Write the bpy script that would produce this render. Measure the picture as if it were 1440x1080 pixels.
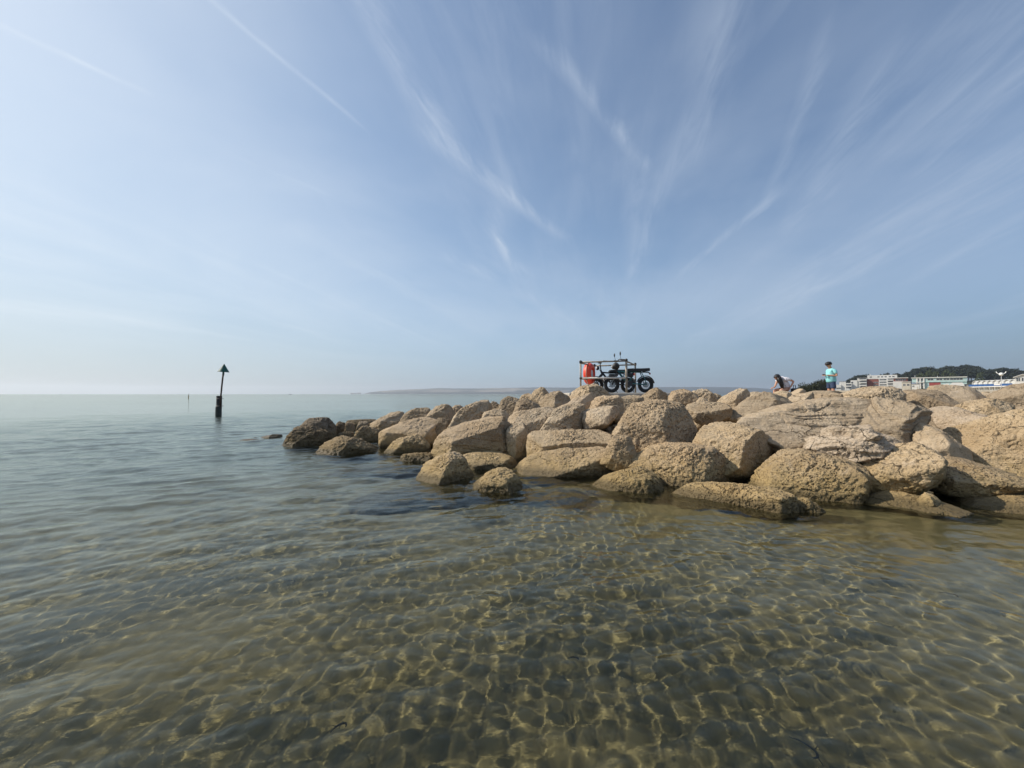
import bpy, bmesh, math, random
import numpy as np
from mathutils import Vector, Matrix

for _o in list(bpy.data.objects):
    bpy.data.objects.remove(_o)
sc = bpy.context.scene
COL = sc.collection
R = math.radians

# ------------------------------------------------------------------ camera
CAM_H, F_PX, PITCH = 1.5, 543.0, R(1.477)
cam_d = bpy.data.cameras.new('camera')
cam_d.sensor_width = 36.0
cam_d.lens = F_PX / 1440.0 * 36.0
cam_d.clip_start = 0.05
cam_d.clip_end = 60000
cam = bpy.data.objects.new('camera', cam_d)
COL.objects.link(cam)
cam.location = (0, 0, CAM_H)
cam.rotation_euler = (R(90) + PITCH, 0, 0)
sc.camera = cam

# ------------------------------------------------------------------ sun, sky, exposure
SUN_AZ, SUN_EL = R(-80), R(40)          # azimuth clockwise from +Y
sun_vec = Vector((math.sin(SUN_AZ) * math.cos(SUN_EL), math.cos(SUN_AZ) * math.cos(SUN_EL), math.sin(SUN_EL)))
sun_d = bpy.data.lights.new('sun', 'SUN')
sun_d.energy = 5.0
sun_d.angle = R(0.5)
sun_d.color = (1.0, 0.915, 0.78)
sun_d.cycles.is_caustics_light = True
sun = bpy.data.objects.new('sun', sun_d)
COL.objects.link(sun)
sun.rotation_euler = sun_vec.to_track_quat('Z', 'Y').to_euler()
sun.location = sun_vec * 300

sc.view_settings.view_transform = 'Standard'
sc.view_settings.look = 'None'
sc.view_settings.gamma = 1.0
sc.view_settings.use_curve_mapping = False
sc.view_settings.exposure = 0.0
sc.render.engine = 'CYCLES'
sc.cycles.use_denoising = True
sc.cycles.denoising_prefilter = 'ACCURATE'
sc.cycles.max_bounces = 8
sc.cycles.diffuse_bounces = 3
sc.cycles.glossy_bounces = 3
sc.cycles.transmission_bounces = 5
sc.cycles.transparent_max_bounces = 8
sc.cycles.sample_clamp_indirect = 6.0
sc.cycles.caustics_refractive = True
sc.cycles.caustics_reflective = False
sc.cycles.volume_bounces = 0


class NT:
    """small helper for node trees"""
    def __init__(self, tree):
        self.t = tree
        tree.nodes.clear()

    def n(self, kind, **kw):
        nd = self.t.nodes.new(kind)
        ins = kw.pop('ins', {})
        for k, v in kw.items():
            setattr(nd, k, v)
        for k, v in ins.items():
            self.set(nd, k, v)
        return nd

    def set(self, nd, k, v):
        s = nd.inputs[k]
        if hasattr(v, 'is_output') or isinstance(v, bpy.types.NodeSocket):
            self.t.links.new(v, s)
        elif isinstance(v, bpy.types.Node):
            self.t.links.new(v.outputs[0], s)
        else:
            s.default_value = v

    def math(self, op, a, b=None, c=None, clamp=False):
        nd = self.n('ShaderNodeMath', operation=op, use_clamp=clamp)
        self.set(nd, 0, a)
        if b is not None:
            self.set(nd, 1, b)
        if c is not None:
            self.set(nd, 2, c)
        return nd.outputs[0]

    def vmath(self, op, a, b=None):
        nd = self.n('ShaderNodeVectorMath', operation=op)
        self.set(nd, 0, a)
        if b is not None:
            self.set(nd, 1, b)
        return nd.outputs[0]

    def mix(self, fac, a, b, mode='MIX'):
        nd = self.n('ShaderNodeMix', data_type='RGBA', blend_type=mode)
        self.set(nd, 0, fac)
        self.set(nd, 6, a)
        self.set(nd, 7, b)
        return nd.outputs[2]

    def ramp(self, fac, lo, hi, a=0.0, b=1.0, smooth=True):
        nd = self.n('ShaderNodeMapRange', interpolation_type='SMOOTHSTEP' if smooth else 'LINEAR')
        self.set(nd, 0, fac)
        nd.inputs[1].default_value, nd.inputs[2].default_value = lo, hi
        nd.inputs[3].default_value, nd.inputs[4].default_value = a, b
        return nd.outputs[0]

    def noise(self, vec, scale, detail=4, rough=0.55, dist=0.0, dim='3D'):
        nd = self.n('ShaderNodeTexNoise', noise_dimensions=dim)
        if vec is not None:
            self.set(nd, 'Vector', vec)
        nd.inputs['Scale'].default_value = scale
        nd.inputs['Detail'].default_value = detail
        nd.inputs['Roughness'].default_value = rough
        nd.inputs['Distortion'].default_value = dist
        return nd.outputs[0]


def rgb(r, g, b):
    return (r, g, b, 1.0)


# ------------------------------------------------------------------ world: Nishita sky with cirrus and old contrails
world = bpy.data.worlds.new('World')
sc.world = world
world.use_nodes = True
w = NT(world.node_tree)
SKY_STRENGTH = 0.12
HAZE_DENSITY = 1.35e-4
sky = w.n('ShaderNodeTexSky', sky_type='NISHITA')
sky.sun_disc = False
sky.sun_elevation = SUN_EL
sky.sun_rotation = SUN_AZ % (2 * math.pi)
sky.altitude = 0
sky.air_density = 1.0
sky.dust_density = 0.8
sky.ozone_density = 1.2
tc = w.n('ShaderNodeTexCoord')
dirv = tc.outputs['Generated']
sep = w.n('ShaderNodeSeparateXYZ', ins={0: dirv})
dz = w.math('MAXIMUM', sep.outputs[2], 0.0)
den = w.math('ADD', dz, 0.06)
CA = R(12.5)                                   # the streaks run away towards this azimuth
cx = w.math('SUBTRACT', w.math('MULTIPLY', sep.outputs[0], math.cos(CA)), w.math('MULTIPLY', sep.outputs[1], math.sin(CA)))
cy = w.math('ADD', w.math('MULTIPLY', sep.outputs[0], math.sin(CA)), w.math('MULTIPLY', sep.outputs[1], math.cos(CA)))
px_ = w.math('DIVIDE', cx, den)
py_ = w.math('DIVIDE', cy, den)


def cl_noise(sx, sy, off, scale, detail, rough, dist):
    v = w.n('ShaderNodeCombineXYZ')
    w.set(v, 0, w.math('MULTIPLY', px_, sx))
    w.set(v, 1, w.math('MULTIPLY', py_, sy))
    v.inputs[2].default_value = off
    return w.noise(v.outputs[0], scale, detail, rough, dist)


warp = w.math('SUBTRACT', cl_noise(0.35, 0.35, 9.1, 1.0, 3, 0.5, 0), 0.5)
fine = cl_noise(5.5, 0.9, 3.3, 2.2, 8, 0.66, 0.5)
wpx = w.math('MULTIPLY', warp, 1.1)
px_s, py_s = px_, py_
px_ = w.math('ADD', px_s, wpx)
band = cl_noise(1.15, 0.16, 5.7, 1.0, 4, 0.5, 0.9)
band2 = cl_noise(3.4, 0.22, 15.2, 1.0, 5, 0.6, 0.7)
px_ = px_s
veil = cl_noise(0.45, 0.3, 1.7, 1.0, 5, 0.55, 0.6)
streak = w.ramp(band, 0.46, 0.74)
streak = w.math('ADD', streak, w.math('MULTIPLY', w.ramp(band2, 0.50, 0.80), 0.38))
streak = w.math('MULTIPLY', streak, w.ramp(fine, 0.25, 0.75, 0.15, 1.0))
veilm = w.math('MULTIPLY', w.ramp(veil, 0.28, 0.72), 0.62)
cloud = w.math('ADD', w.math('MULTIPLY', streak, 0.62), veilm)


def contrail(a, b, width, gain, wob=0.22):
    """a contrail between two points of the cloud layer, given in the layer's own coordinates"""
    ax, ay = a
    bx, by = b
    L = math.hypot(bx - ax, by - ay)
    ux, uy = (bx - ax) / L, (by - ay) / L
    rx = w.math('SUBTRACT', px_, ax)
    ry = w.math('SUBTRACT', py_, ay)
    t = w.math('ADD', w.math('MULTIPLY', rx, ux / L), w.math('MULTIPLY', ry, uy / L))
    s = w.math('ADD', w.math('MULTIPLY', rx, -uy), w.math('MULTIPLY', ry, ux))
    s = w.math('ADD', s, w.math('MULTIPLY', warp, wob))
    s = w.math('ADD', s, w.math('MULTIPLY', w.math('SUBTRACT', fine, 0.5), width * 1.6))
    prof = w.math('SUBTRACT', 1.0, w.math('DIVIDE', w.math('ABSOLUTE', s), width), clamp=True)
    ends = w.math('MULTIPLY', w.ramp(t, -0.12, 0.15), w.ramp(t, 0.7, 1.1, 1.0, 0.0))
    m = w.math('MULTIPLY', w.math('MULTIPLY', prof, ends), w.ramp(fine, 0.32, 0.68, 0.12, 1.0))
    return w.math('MULTIPLY', m, gain)


def layer_xy(px, py):
    """cloud layer coordinates of a direction of the photograph"""
    d = Vector(((px - 720) / F_PX, 1.0, 0.0))
    up = (540 - py) / F_PX
    y = math.cos(PITCH) - math.sin(PITCH) * up
    z = math.sin(PITCH) + math.cos(PITCH) * up
    v = Vector((d.x, y, z)).normalized()
    k = max(v.z, 0) + 0.06
    return ((v.x * math.cos(CA) - v.y * math.sin(CA)) / k, (v.x * math.sin(CA) + v.y * math.cos(CA)) / k)


for (a, b, wd, g) in [((-80, -12), (215, 127), 0.018, 0.60), ((292, -18), (530, 192), 0.014, 0.48),
                      ((500, -60), (628, 215), 0.060, 0.62), ((596, 185), (800, 350), 0.060, 0.60),
                      ((765, 50), (910, 250), 0.035, 0.50), ((684, 328), (730, 400), 0.045, 0.75),
                      ((1160, 20), (1062, 300), 0.034, 0.40), ((1080, 275), (945, 398), 0.045, 0.5),
                      ((1500, 30), (1275, 260), 0.06, 0.42), ((1460, 290), (1270, 400), 0.08, 0.32),
                      ((1010, -30), (960, 250), 0.085, 0.40), ((950, 180), (880, 400), 0.06, 0.35),
                      ((880, 200), (885, 410), 0.07, 0.30), ((1240, 60), (1110, 330), 0.08, 0.32),
                      ((620, 360), (700, 400), 0.10, 0.4), ((330, 215), (520, 300), 0.02, 0.15)]:
    cloud = w.math('ADD', cloud, contrail(layer_xy(*a), layer_xy(*b), wd, g))
cloud = w.math('MULTIPLY', cloud, w.ramp(sep.outputs[2], 0.02, 0.22))
cloud = w.math('MINIMUM', cloud, 1.3)
# thin summer haze: pale towards the sun's side, bluer away from it, thickest at the horizon
hlen = w.math('MAXIMUM', w.math('SQRT', w.math('ADD', w.math('MULTIPLY', sep.outputs[0], sep.outputs[0]), w.math('MULTIPLY', sep.outputs[1], sep.outputs[1]))), 0.001)
toward = w.math('DIVIDE', w.math('ADD', w.math('MULTIPLY', sep.outputs[0], math.sin(SUN_AZ)), w.math('MULTIPLY', sep.outputs[1], math.cos(SUN_AZ))), hlen)
hz_col = w.mix(w.ramp(toward, -0.75, 0.20), rgb(1.55, 2.42, 3.85), rgb(3.25, 4.55, 6.15))
hz_col = w.mix(w.ramp(toward, 0.15, 1.0), hz_col, rgb(4.75, 5.75, 6.65))
hz_col = w.mix(w.math('EXPONENT', w.math('MULTIPLY', dz, -9.0)), hz_col, w.mix(1.0, hz_col, rgb(0.95, 0.885, 0.79), 'MULTIPLY'))
hz_fac = w.math('MULTIPLY', w.math('EXPONENT', w.math('MULTIPLY', dz, w.ramp(toward, -0.2, 1.0, -3.4, -1.15))), 0.95)
tinted = w.mix(1.0, sky.outputs[0], rgb(0.95, 1.05, 1.13), 'MULTIPLY')
base = w.mix(hz_fac, tinted, hz_col)
skyc = w.mix(w.math('MULTIPLY', cloud, 0.50), base, w.mix(w.ramp(toward, 0.0, 0.9), rgb(5.1, 5.8, 6.8), rgb(7.6, 8.1, 8.6)))
bg = w.n('ShaderNodeBackground', ins={0: skyc, 1: SKY_STRENGTH})
w.n('ShaderNodeOutputWorld', ins={0: bg.outputs[0]})


# ------------------------------------------------------------------ helpers
def ray(px, py):
    """direction (per metre of depth along +Y) through a point of the photograph"""
    a = (px - 720) / F_PX
    up = (540 - py) / F_PX
    y = math.cos(PITCH) - math.sin(PITCH) * up
    z = math.sin(PITCH) + math.cos(PITCH) * up
    return a / y, z / y


def at(px, py, Y):
    a, c = ray(px, py)
    return Vector((a * Y, Y, CAM_H + c * Y))


def tag(o, label=None, cat=None, group=None, kind=None):
    if label:
        o['label'] = label
    if cat:
        o['category'] = cat
    if group:
        o['group'] = group
    if kind:
        o['kind'] = kind
    return o


def empty(name, loc=(0, 0, 0), rz=0.0):
    o = bpy.data.objects.new(name, None)
    o.empty_display_size = 0.2
    COL.objects.link(o)
    o.location = loc
    o.rotation_euler = (0, 0, rz)
    return o


def mesh_obj(name, verts, faces, mat, parent=None, smooth=True):
    me = bpy.data.meshes.new(name)
    me.from_pydata([tuple(v) for v in verts], [], faces)
    me.update()
    if smooth:
        me.polygons.foreach_set('use_smooth', [True] * len(me.polygons))
    if mat:
        me.materials.append(mat)
    o = bpy.data.objects.new(name, me)
    COL.objects.link(o)
    if parent:
        o.parent = parent
    return o


def np_mesh(name, co, tris_or_quads, n, mat, smooth=True):
    """mesh from numpy arrays: co (N,3), faces flat (M,n)"""
    me = bpy.data.meshes.new(name)
    M = len(tris_or_quads)
    me.vertices.add(len(co))
    me.vertices.foreach_set('co', np.ascontiguousarray(co, dtype=np.float32).ravel())
    me.loops.add(M * n)
    me.loops.foreach_set('vertex_index', np.ascontiguousarray(tris_or_quads, dtype=np.int32).ravel())
    me.polygons.add(M)
    me.polygons.foreach_set('loop_start', np.arange(0, M * n, n, dtype=np.int32))
    me.polygons.foreach_set('loop_total', np.full(M, n, dtype=np.int32))
    me.polygons.foreach_set('use_smooth', np.full(M, smooth))
    me.update(calc_edges=True)
    me.validate()
    if mat:
        me.materials.append(mat)
    return me


def link(name, me, parent=None):
    o = bpy.data.objects.new(name, me)
    COL.objects.link(o)
    if parent:
        o.parent = parent
    return o


# vectorised gradient-style value noise
_rng = np.random.RandomState(7)
_perm = _rng.permutation(4096).astype(np.int64)
_val = _rng.rand(4096) * 2 - 1


def vnoise(p):
    i = np.floor(p).astype(np.int64)
    f = p - i
    u = f * f * f * (f * (f * 6 - 15) + 10)

    def h(dx, dy, dz):
        k = _perm[(i[:, 0] + dx) & 4095]
        k = _perm[(k + i[:, 1] + dy) & 4095]
        return _val[(_perm[(k + i[:, 2] + dz) & 4095])]
    x0 = h(0, 0, 0) * (1 - u[:, 0]) + h(1, 0, 0) * u[:, 0]
    x1 = h(0, 1, 0) * (1 - u[:, 0]) + h(1, 1, 0) * u[:, 0]
    x2 = h(0, 0, 1) * (1 - u[:, 0]) + h(1, 0, 1) * u[:, 0]
    x3 = h(0, 1, 1) * (1 - u[:, 0]) + h(1, 1, 1) * u[:, 0]
    y0 = x0 * (1 - u[:, 1]) + x1 * u[:, 1]
    y1 = x2 * (1 - u[:, 1]) + x3 * u[:, 1]
    return y0 * (1 - u[:, 2]) + y1 * u[:, 2]


def fbm(p, octaves=4, gain=0.5, lac=2.03):
    s, a = np.zeros(len(p)), 1.0
    for k in range(octaves):
        s += a * vnoise(p + 17.3 * k)
        p = p * lac
        a *= gain
    return s


def principled(name, col, rough=0.5, metal=0.0, spec=0.5, var=0.0, vscale=8.0, bump=0.0, coat=0.0, emit=None):
    m = bpy.data.materials.new(name)
    m.use_nodes = True
    t = NT(m.node_tree)
    b = t.n('ShaderNodeBsdfPrincipled')
    out = t.n('ShaderNodeOutputMaterial', ins={0: b.outputs[0]})
    c = rgb(*col)
    if var > 0 or bump > 0:
        tcn = t.n('ShaderNodeTexCoord')
        nz = t.noise(tcn.outputs['Object'], vscale, 5, 0.6)
        if var > 0:
            dk = rgb(*[x * (1 - var) for x in col])
            lt = rgb(*[min(1, x * (1 + var)) for x in col])
            cc = t.mix(t.ramp(nz, 0.3, 0.7), dk, lt)
            t.set(b, 'Base Color', cc)
        else:
            b.inputs['Base Color'].default_value = c
        if bump > 0:
            bm_ = t.n('ShaderNodeBump', ins={'Strength': bump, 'Distance': 0.01, 'Height': nz})
            t.set(b, 'Normal', bm_.outputs[0])
    else:
        b.inputs['Base Color'].default_value = c
    b.inputs['Roughness'].default_value = rough
    b.inputs['Metallic'].default_value = metal
    b.inputs['Specular IOR Level'].default_value = spec
    b.inputs['Coat Weight'].default_value = coat
    return m
# ------------------------------------------------------------------ sea surface and sea bed
SEA_R = 9000.0


def seabed_z(X, Y):
    r = np.hypot(X, Y)
    z = -0.36 - 0.030 * np.clip(Y, -5, 60) + 0.030 * np.clip(X, -40, 12)
    return np.maximum(np.minimum(z, -0.16), -3.0)


def polar_grid(r0, ratio, r1, dth_front, half_front, dth_back, far_ratio):
    rs = [r0]
    while rs[-1] < r1:
        rs.append(rs[-1] * ratio)
    while rs[-1] < SEA_R:
        rs.append(rs[-1] * far_ratio)
    rs[-1] = SEA_R
    th = list(np.arange(-half_front, half_front + 1e-6, dth_front))
    back = list(np.linspace(half_front, 360 - half_front, int((360 - 2 * half_front) / dth_back) + 1))[1:-1]
    th = np.radians(np.array(th + back))
    rs = np.array(rs)
    RR, TT = np.meshgrid(rs, th, indexing='ij')
    X = (RR * np.sin(TT)).ravel()
    Y = (RR * np.cos(TT)).ravel()
    nr, nt = len(rs), len(th)
    idx = np.arange(nr * nt).reshape(nr, nt)
    a = idx[:-1, :]
    b = idx[1:, :]
    q = np.stack([a, np.roll(a, -1, 1), np.roll(b, -1, 1), b], -1).reshape(-1, 4)
    return X, Y, RR.ravel(), q, nr, nt


WR = np.random.RandomState(11)


def wave_set():
    comps = []
    # (count, lambda range, main crest-normal angle, spread, total rms slope)
    for (n, l0, l1, ang, spr, slope) in [(8, 1.1, 2.4, 118, 22, 0.013), (14, 0.55, 1.1, 108, 30, 0.030), (30, 0.24, 0.55, 102, 40, 0.054),
                                         (26, 0.13, 0.22, 98, 65, 0.051), (32, 0.07, 0.13, 92, 90, 0.052)]:
        for k in range(n):
            lam = l0 * (l1 / l0) ** WR.rand()
            th = math.radians(ang + spr * WR.randn() * 0.7)
            s = slope * math.sqrt(2.0 / n) * (0.6 + 0.8 * WR.rand())
            comps.append((lam, th, s, WR.rand() * 6.283))
    return comps


WAVES = wave_set()


def wave_height(X, Y, cell):
    z = np.zeros_like(X)
    miss = np.zeros_like(X)
    tot = 0.0
    # slow domain warp so that crests bend and groups come and go
    P = np.stack([X * 0.35, Y * 0.35, np.zeros_like(X)], -1)
    wx = vnoise(P + 3.1) * 0.35
    wy = vnoise(P + 31.7) * 0.35
    env1 = 0.80 + 0.75 * vnoise(P * 2.1 + 77.0)
    env2 = 0.80 + 0.75 * vnoise(P * 3.1 + 177.0)
    off_gain = np.interp(np.hypot(X, Y), [2.0, 4.0, 8.0], [0.85, 1.05, 1.75])   # choppier away from the sheltered shallows
    for i, (lam, th, s, ph) in enumerate(WAVES):
        k = 2 * math.pi / lam
        wgt = np.clip((lam / cell - 2.2) / 1.8, 0, 1) * (off_gain if lam > 0.24 else 1.0)
        phs = k * ((X + wx) * math.cos(th) + (Y + wy) * math.sin(th)) + ph
        env = env1 if i % 2 else env2
        z += wgt * env * (s / k) * (np.sin(phs) + 0.12 * np.cos(2 * phs))
        miss += s * s * np.clip(1 - wgt, 0, 1)
        tot += s * s
    return z, np.sqrt(miss / tot)


m = bpy.data.materials.new('sea_water')
m.use_nodes = True
t = NT(m.node_tree)
g = t.n('ShaderNodeBsdfGlass', distribution='GGX')
g.inputs['Color'].default_value = rgb(0.90, 0.935, 0.875)
g.inputs['Roughness'].default_value = 0.0
g.inputs['IOR'].default_value = 1.33
geo = t.n('ShaderNodeNewGeometry')
att = t.n('ShaderNodeAttribute', attribute_name='ripple')
P_ = geo.outputs['Position']
mp = t.n('ShaderNodeMapping', ins={0: P_})
mp.inputs['Rotation'].default_value = (0, 0, R(-28))
mp.inputs['Scale'].default_value = (0.75, 1.5, 1.0)
n1 = t.noise(mp.outputs[0], 3.0, 6, 0.62, 0.3)
patch = t.ramp(t.noise(P_, 0.05, 3, 0.5), 0.3, 0.7, 0.55, 1.15)
t.set(g, 'Roughness', t.n('ShaderNodeAttribute', attribute_name='unresolved').outputs['Fac'])
stren = t.math('MULTIPLY', att.outputs['Fac'], patch)
bmp = t.n('ShaderNodeBump', ins={'Height': t.math('MULTIPLY', n1, stren), 'Strength': 1.0, 'Distance': 0.050})
t.set(g, 'Normal', bmp.outputs[0])
t.n('ShaderNodeOutputMaterial', ins={0: g.outputs[0]})
MAT_WATER = m

X, Y, RR, q, nr, nt = polar_grid(0.5, 1.0048, 40, 0.27, 64, 4.0, 1.06)
cell = RR * 0.0048
z, miss = wave_height(X, Y, cell)
calm = np.clip((RR - 4) / 40, 0, 1)
z = z * (1 - np.clip((RR - 25) / 20, 0, 1))
# close the centre
co = np.stack([X, Y, z], -1)
co = np.vstack([co, [[0, 0, 0]]])
me = np_mesh('sea_water', co, q, 4, MAT_WATER)
c0 = len(co) - 1
bm = bmesh.new()
bm.from_mesh(me)
bm.verts.ensure_lookup_table()
for j in range(nt):
    bm.faces.new((bm.verts[c0], bm.verts[(j + 1) % nt], bm.verts[j])).smooth = True
bm.normal_update()
bm.to_mesh(me)
bm.free()
a_ = me.attributes.new('ripple', 'FLOAT', 'POINT')
a_.data.foreach_set('value', np.append(miss * np.interp(RR, [0, 12, 45, 300], [0.9, 0.9, 0.6, 0.10]), 0).astype(np.float32))
a_ = me.attributes.new('unresolved', 'FLOAT', 'POINT')
a_.data.foreach_set('value', np.append(np.interp(RR, [32, 80, 300], [0.0, 0.06, 0.07]), 0).astype(np.float32))
water = link('sea_water', me)
if sum(p.normal.z for p in list(me.polygons)[:50]) < 0:
    me.flip_normals()
tag(water, kind='structure')
water.cycles.is_caustics_caster = True

# sea bed
m = bpy.data.materials.new('wet_sand')
m.use_nodes = True
t = NT(m.node_tree)
b = t.n('ShaderNodeBsdfPrincipled')
geo = t.n('ShaderNodeNewGeometry')
rp = t.n('ShaderNodeAttribute', attribute_name='trough')
big = t.noise(geo.outputs['Position'], 0.6, 4, 0.6)
grain = t.noise(geo.outputs['Position'], 160, 3, 0.7)
shell = t.n('ShaderNodeTexVoronoi', ins={'Vector': geo.outputs['Position'], 'Scale': 9.0})
spk = t.ramp(shell.outputs['Distance'], 0.05, 0.09, 1.0, 0.0)
spk = t.math('MULTIPLY', spk, t.ramp(t.noise(geo.outputs['Position'], 3.1, 2, 0.5), 0.52, 0.6))
c = t.mix(t.ramp(big, 0.3, 0.7), rgb(0.166, 0.134, 0.066), rgb(0.212, 0.174, 0.092))
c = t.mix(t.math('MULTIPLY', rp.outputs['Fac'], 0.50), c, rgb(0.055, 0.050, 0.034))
c = t.mix(t.math('MULTIPLY', grain, 0.35), c, rgb(0.10, 0.085, 0.055))
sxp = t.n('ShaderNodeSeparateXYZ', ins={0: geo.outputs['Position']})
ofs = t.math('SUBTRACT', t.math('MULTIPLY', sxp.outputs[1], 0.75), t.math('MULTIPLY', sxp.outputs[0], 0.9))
c = t.mix(t.ramp(t.math('ADD', ofs, t.math('MULTIPLY', t.math('SUBTRACT', big, 0.5), 6.0)), 4.0, 15.0), c, rgb(0.135, 0.157, 0.168))  # offshore sand tinted blue-grey for the light that deeper water absorbs
c = t.mix(t.math('MULTIPLY', spk, 0.7), c, rgb(0.045, 0.035, 0.025))
t.set(b, 'Base Color', c)
b.inputs['Roughness'].default_value = 0.9
b.inputs['Specular IOR Level'].default_value = 0.1
t.set(b, 'Normal', t.n('ShaderNodeBump', ins={'Height': grain, 'Strength': 0.4, 'Distance': 0.004}).outputs[0])
t.n('ShaderNodeOutputMaterial', ins={0: b.outputs[0]})
MAT_SAND = m

X, Y, RR, q, nr, nt = polar_grid(0.35, 1.010, 12, 0.5, 70, 5.0, 1.10)
cell = RR * 0.010
zb = seabed_z(X, Y)
P = np.stack([X, Y, np.zeros_like(X)], -1)
ra = math.radians(4)
u = X * math.cos(ra) - Y * math.sin(ra)
v = X * math.sin(ra) + Y * math.cos(ra)
u = u + 0.10 * vnoise(P * 1.3) + 0.035 * vnoise(np.stack([u * 5, v * 2.2, 0 * u], -1))
lam = 0.155
ph = 2 * math.pi * u / lam
wv = np.sin(ph) + 0.25 * np.sin(2 * ph + 0.6)
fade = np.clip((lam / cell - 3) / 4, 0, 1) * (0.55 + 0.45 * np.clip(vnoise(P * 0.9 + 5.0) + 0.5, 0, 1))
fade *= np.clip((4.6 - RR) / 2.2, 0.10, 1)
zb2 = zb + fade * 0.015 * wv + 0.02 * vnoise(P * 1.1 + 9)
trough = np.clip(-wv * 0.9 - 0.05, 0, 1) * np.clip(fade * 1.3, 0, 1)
co = np.vstack([np.stack([X, Y, zb2], -1), [[0, 0, -0.3]]])
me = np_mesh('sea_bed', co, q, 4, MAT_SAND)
c0 = len(co) - 1
bm = bmesh.new()
bm.from_mesh(me)
bm.verts.ensure_lookup_table()
for j in range(nt):
    bm.faces.new((bm.verts[c0], bm.verts[(j + 1) % nt], bm.verts[j])).smooth = True
bm.to_mesh(me)
bm.free()
if sum(p.normal.z for p in list(me.polygons)[:50]) < 0:
    me.flip_normals()
a_ = me.attributes.new('trough', 'FLOAT', 'POINT')
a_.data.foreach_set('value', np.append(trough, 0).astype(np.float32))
bed = link('sea_bed', me)
tag(bed, kind='structure')
bed.cycles.is_caustics_receiver = True
# ------------------------------------------------------------------ rock material (weathered limestone armour stone)
m = bpy.data.materials.new('limestone')
m.use_nodes = True
t = NT(m.node_tree)
b = t.n('ShaderNodeBsdfPrincipled')
geo = t.n('ShaderNodeNewGeometry')
P_ = geo.outputs['Position']
sz = t.n('ShaderNodeSeparateXYZ', ins={0: P_}).outputs[2]


def oattr(nm):
    return t.n('ShaderNodeAttribute', attribute_type='OBJECT', attribute_name=nm).outputs['Fac']


pit_a, tone_a, bed_a = oattr('pitting'), oattr('greyness'), oattr('bedding')
rnd = t.n('ShaderNodeObjectInfo').outputs['Random']
n_big = t.noise(P_, 1.7, 5, 0.6, 0.4)
n_mid = t.noise(P_, 7.0, 6, 0.62)
n_fine = t.noise(P_, 38.0, 5, 0.7)
n_grit = t.noise(P_, 120.0, 3, 0.7)
# bedding lines
tc = t.n('ShaderNodeTexCoord')
mpb = t.n('ShaderNodeMapping', ins={0: tc.outputs['Object']})
mpb.inputs['Rotation'].default_value = (R(18), R(-24), R(35))
mpb.inputs['Scale'].default_value = (0.8, 0.8, 9.0)
n_bed = t.noise(mpb.outputs[0], 2.4, 6, 0.6, 0.5)
# pits, three sizes, each with an uneven mask
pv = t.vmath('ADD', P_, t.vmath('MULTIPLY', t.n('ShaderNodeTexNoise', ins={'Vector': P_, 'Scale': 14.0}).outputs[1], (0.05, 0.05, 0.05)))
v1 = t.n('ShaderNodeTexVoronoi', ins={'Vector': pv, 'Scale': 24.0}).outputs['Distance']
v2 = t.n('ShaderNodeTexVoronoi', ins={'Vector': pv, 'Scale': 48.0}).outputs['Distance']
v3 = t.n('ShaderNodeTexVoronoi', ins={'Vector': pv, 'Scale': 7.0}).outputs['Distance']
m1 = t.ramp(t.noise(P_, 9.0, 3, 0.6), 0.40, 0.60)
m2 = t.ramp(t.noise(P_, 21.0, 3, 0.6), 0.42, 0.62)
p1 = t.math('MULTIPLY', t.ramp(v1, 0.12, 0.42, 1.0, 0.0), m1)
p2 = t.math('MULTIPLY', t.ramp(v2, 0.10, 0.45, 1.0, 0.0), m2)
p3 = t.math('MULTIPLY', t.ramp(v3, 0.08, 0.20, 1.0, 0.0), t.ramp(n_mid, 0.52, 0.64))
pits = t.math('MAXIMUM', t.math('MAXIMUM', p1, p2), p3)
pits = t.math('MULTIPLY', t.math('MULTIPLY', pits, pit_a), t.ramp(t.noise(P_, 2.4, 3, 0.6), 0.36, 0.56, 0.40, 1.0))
# dry colour: warm tan to weathered grey
warm = t.mix(t.ramp(n_big, 0.3, 0.7), rgb(0.455, 0.326, 0.184), rgb(0.552, 0.417, 0.256))
grey = t.mix(t.ramp(n_big, 0.3, 0.7), rgb(0.379, 0.304, 0.223), rgb(0.519, 0.437, 0.340))
col = t.mix(tone_a, warm, grey)
pale = rgb(0.650, 0.534, 0.401)
col = t.mix(t.math('MULTIPLY', t.ramp(n_mid, 0.55, 0.75), 0.55), col, pale)
col = t.mix(t.math('MULTIPLY', t.ramp(n_mid, 0.46, 0.25), 0.55), col, rgb(0.267, 0.187, 0.107))
col = t.mix(t.math('MULTIPLY', t.ramp(n_fine, 0.52, 0.32), 0.62), col, rgb(0.234, 0.165, 0.098))
col = t.mix(t.math('MULTIPLY', t.ramp(n_grit, 0.55, 0.8), 0.35), col, rgb(0.672, 0.555, 0.413))
col = t.mix(t.math('MULTIPLY', t.math('MULTIPLY', t.ramp(n_bed, 0.48, 0.30), bed_a), 0.7), col, rgb(0.228, 0.171, 0.118))
# dirty lichen on some dry tops
lich = t.math('MULTIPLY', t.ramp(t.noise(P_, 3.3, 5, 0.65), 0.55, 0.70), tone_a)
col = t.mix(t.math('MULTIPLY', lich, 0.35), col, rgb(0.216, 0.192, 0.149))
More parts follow.
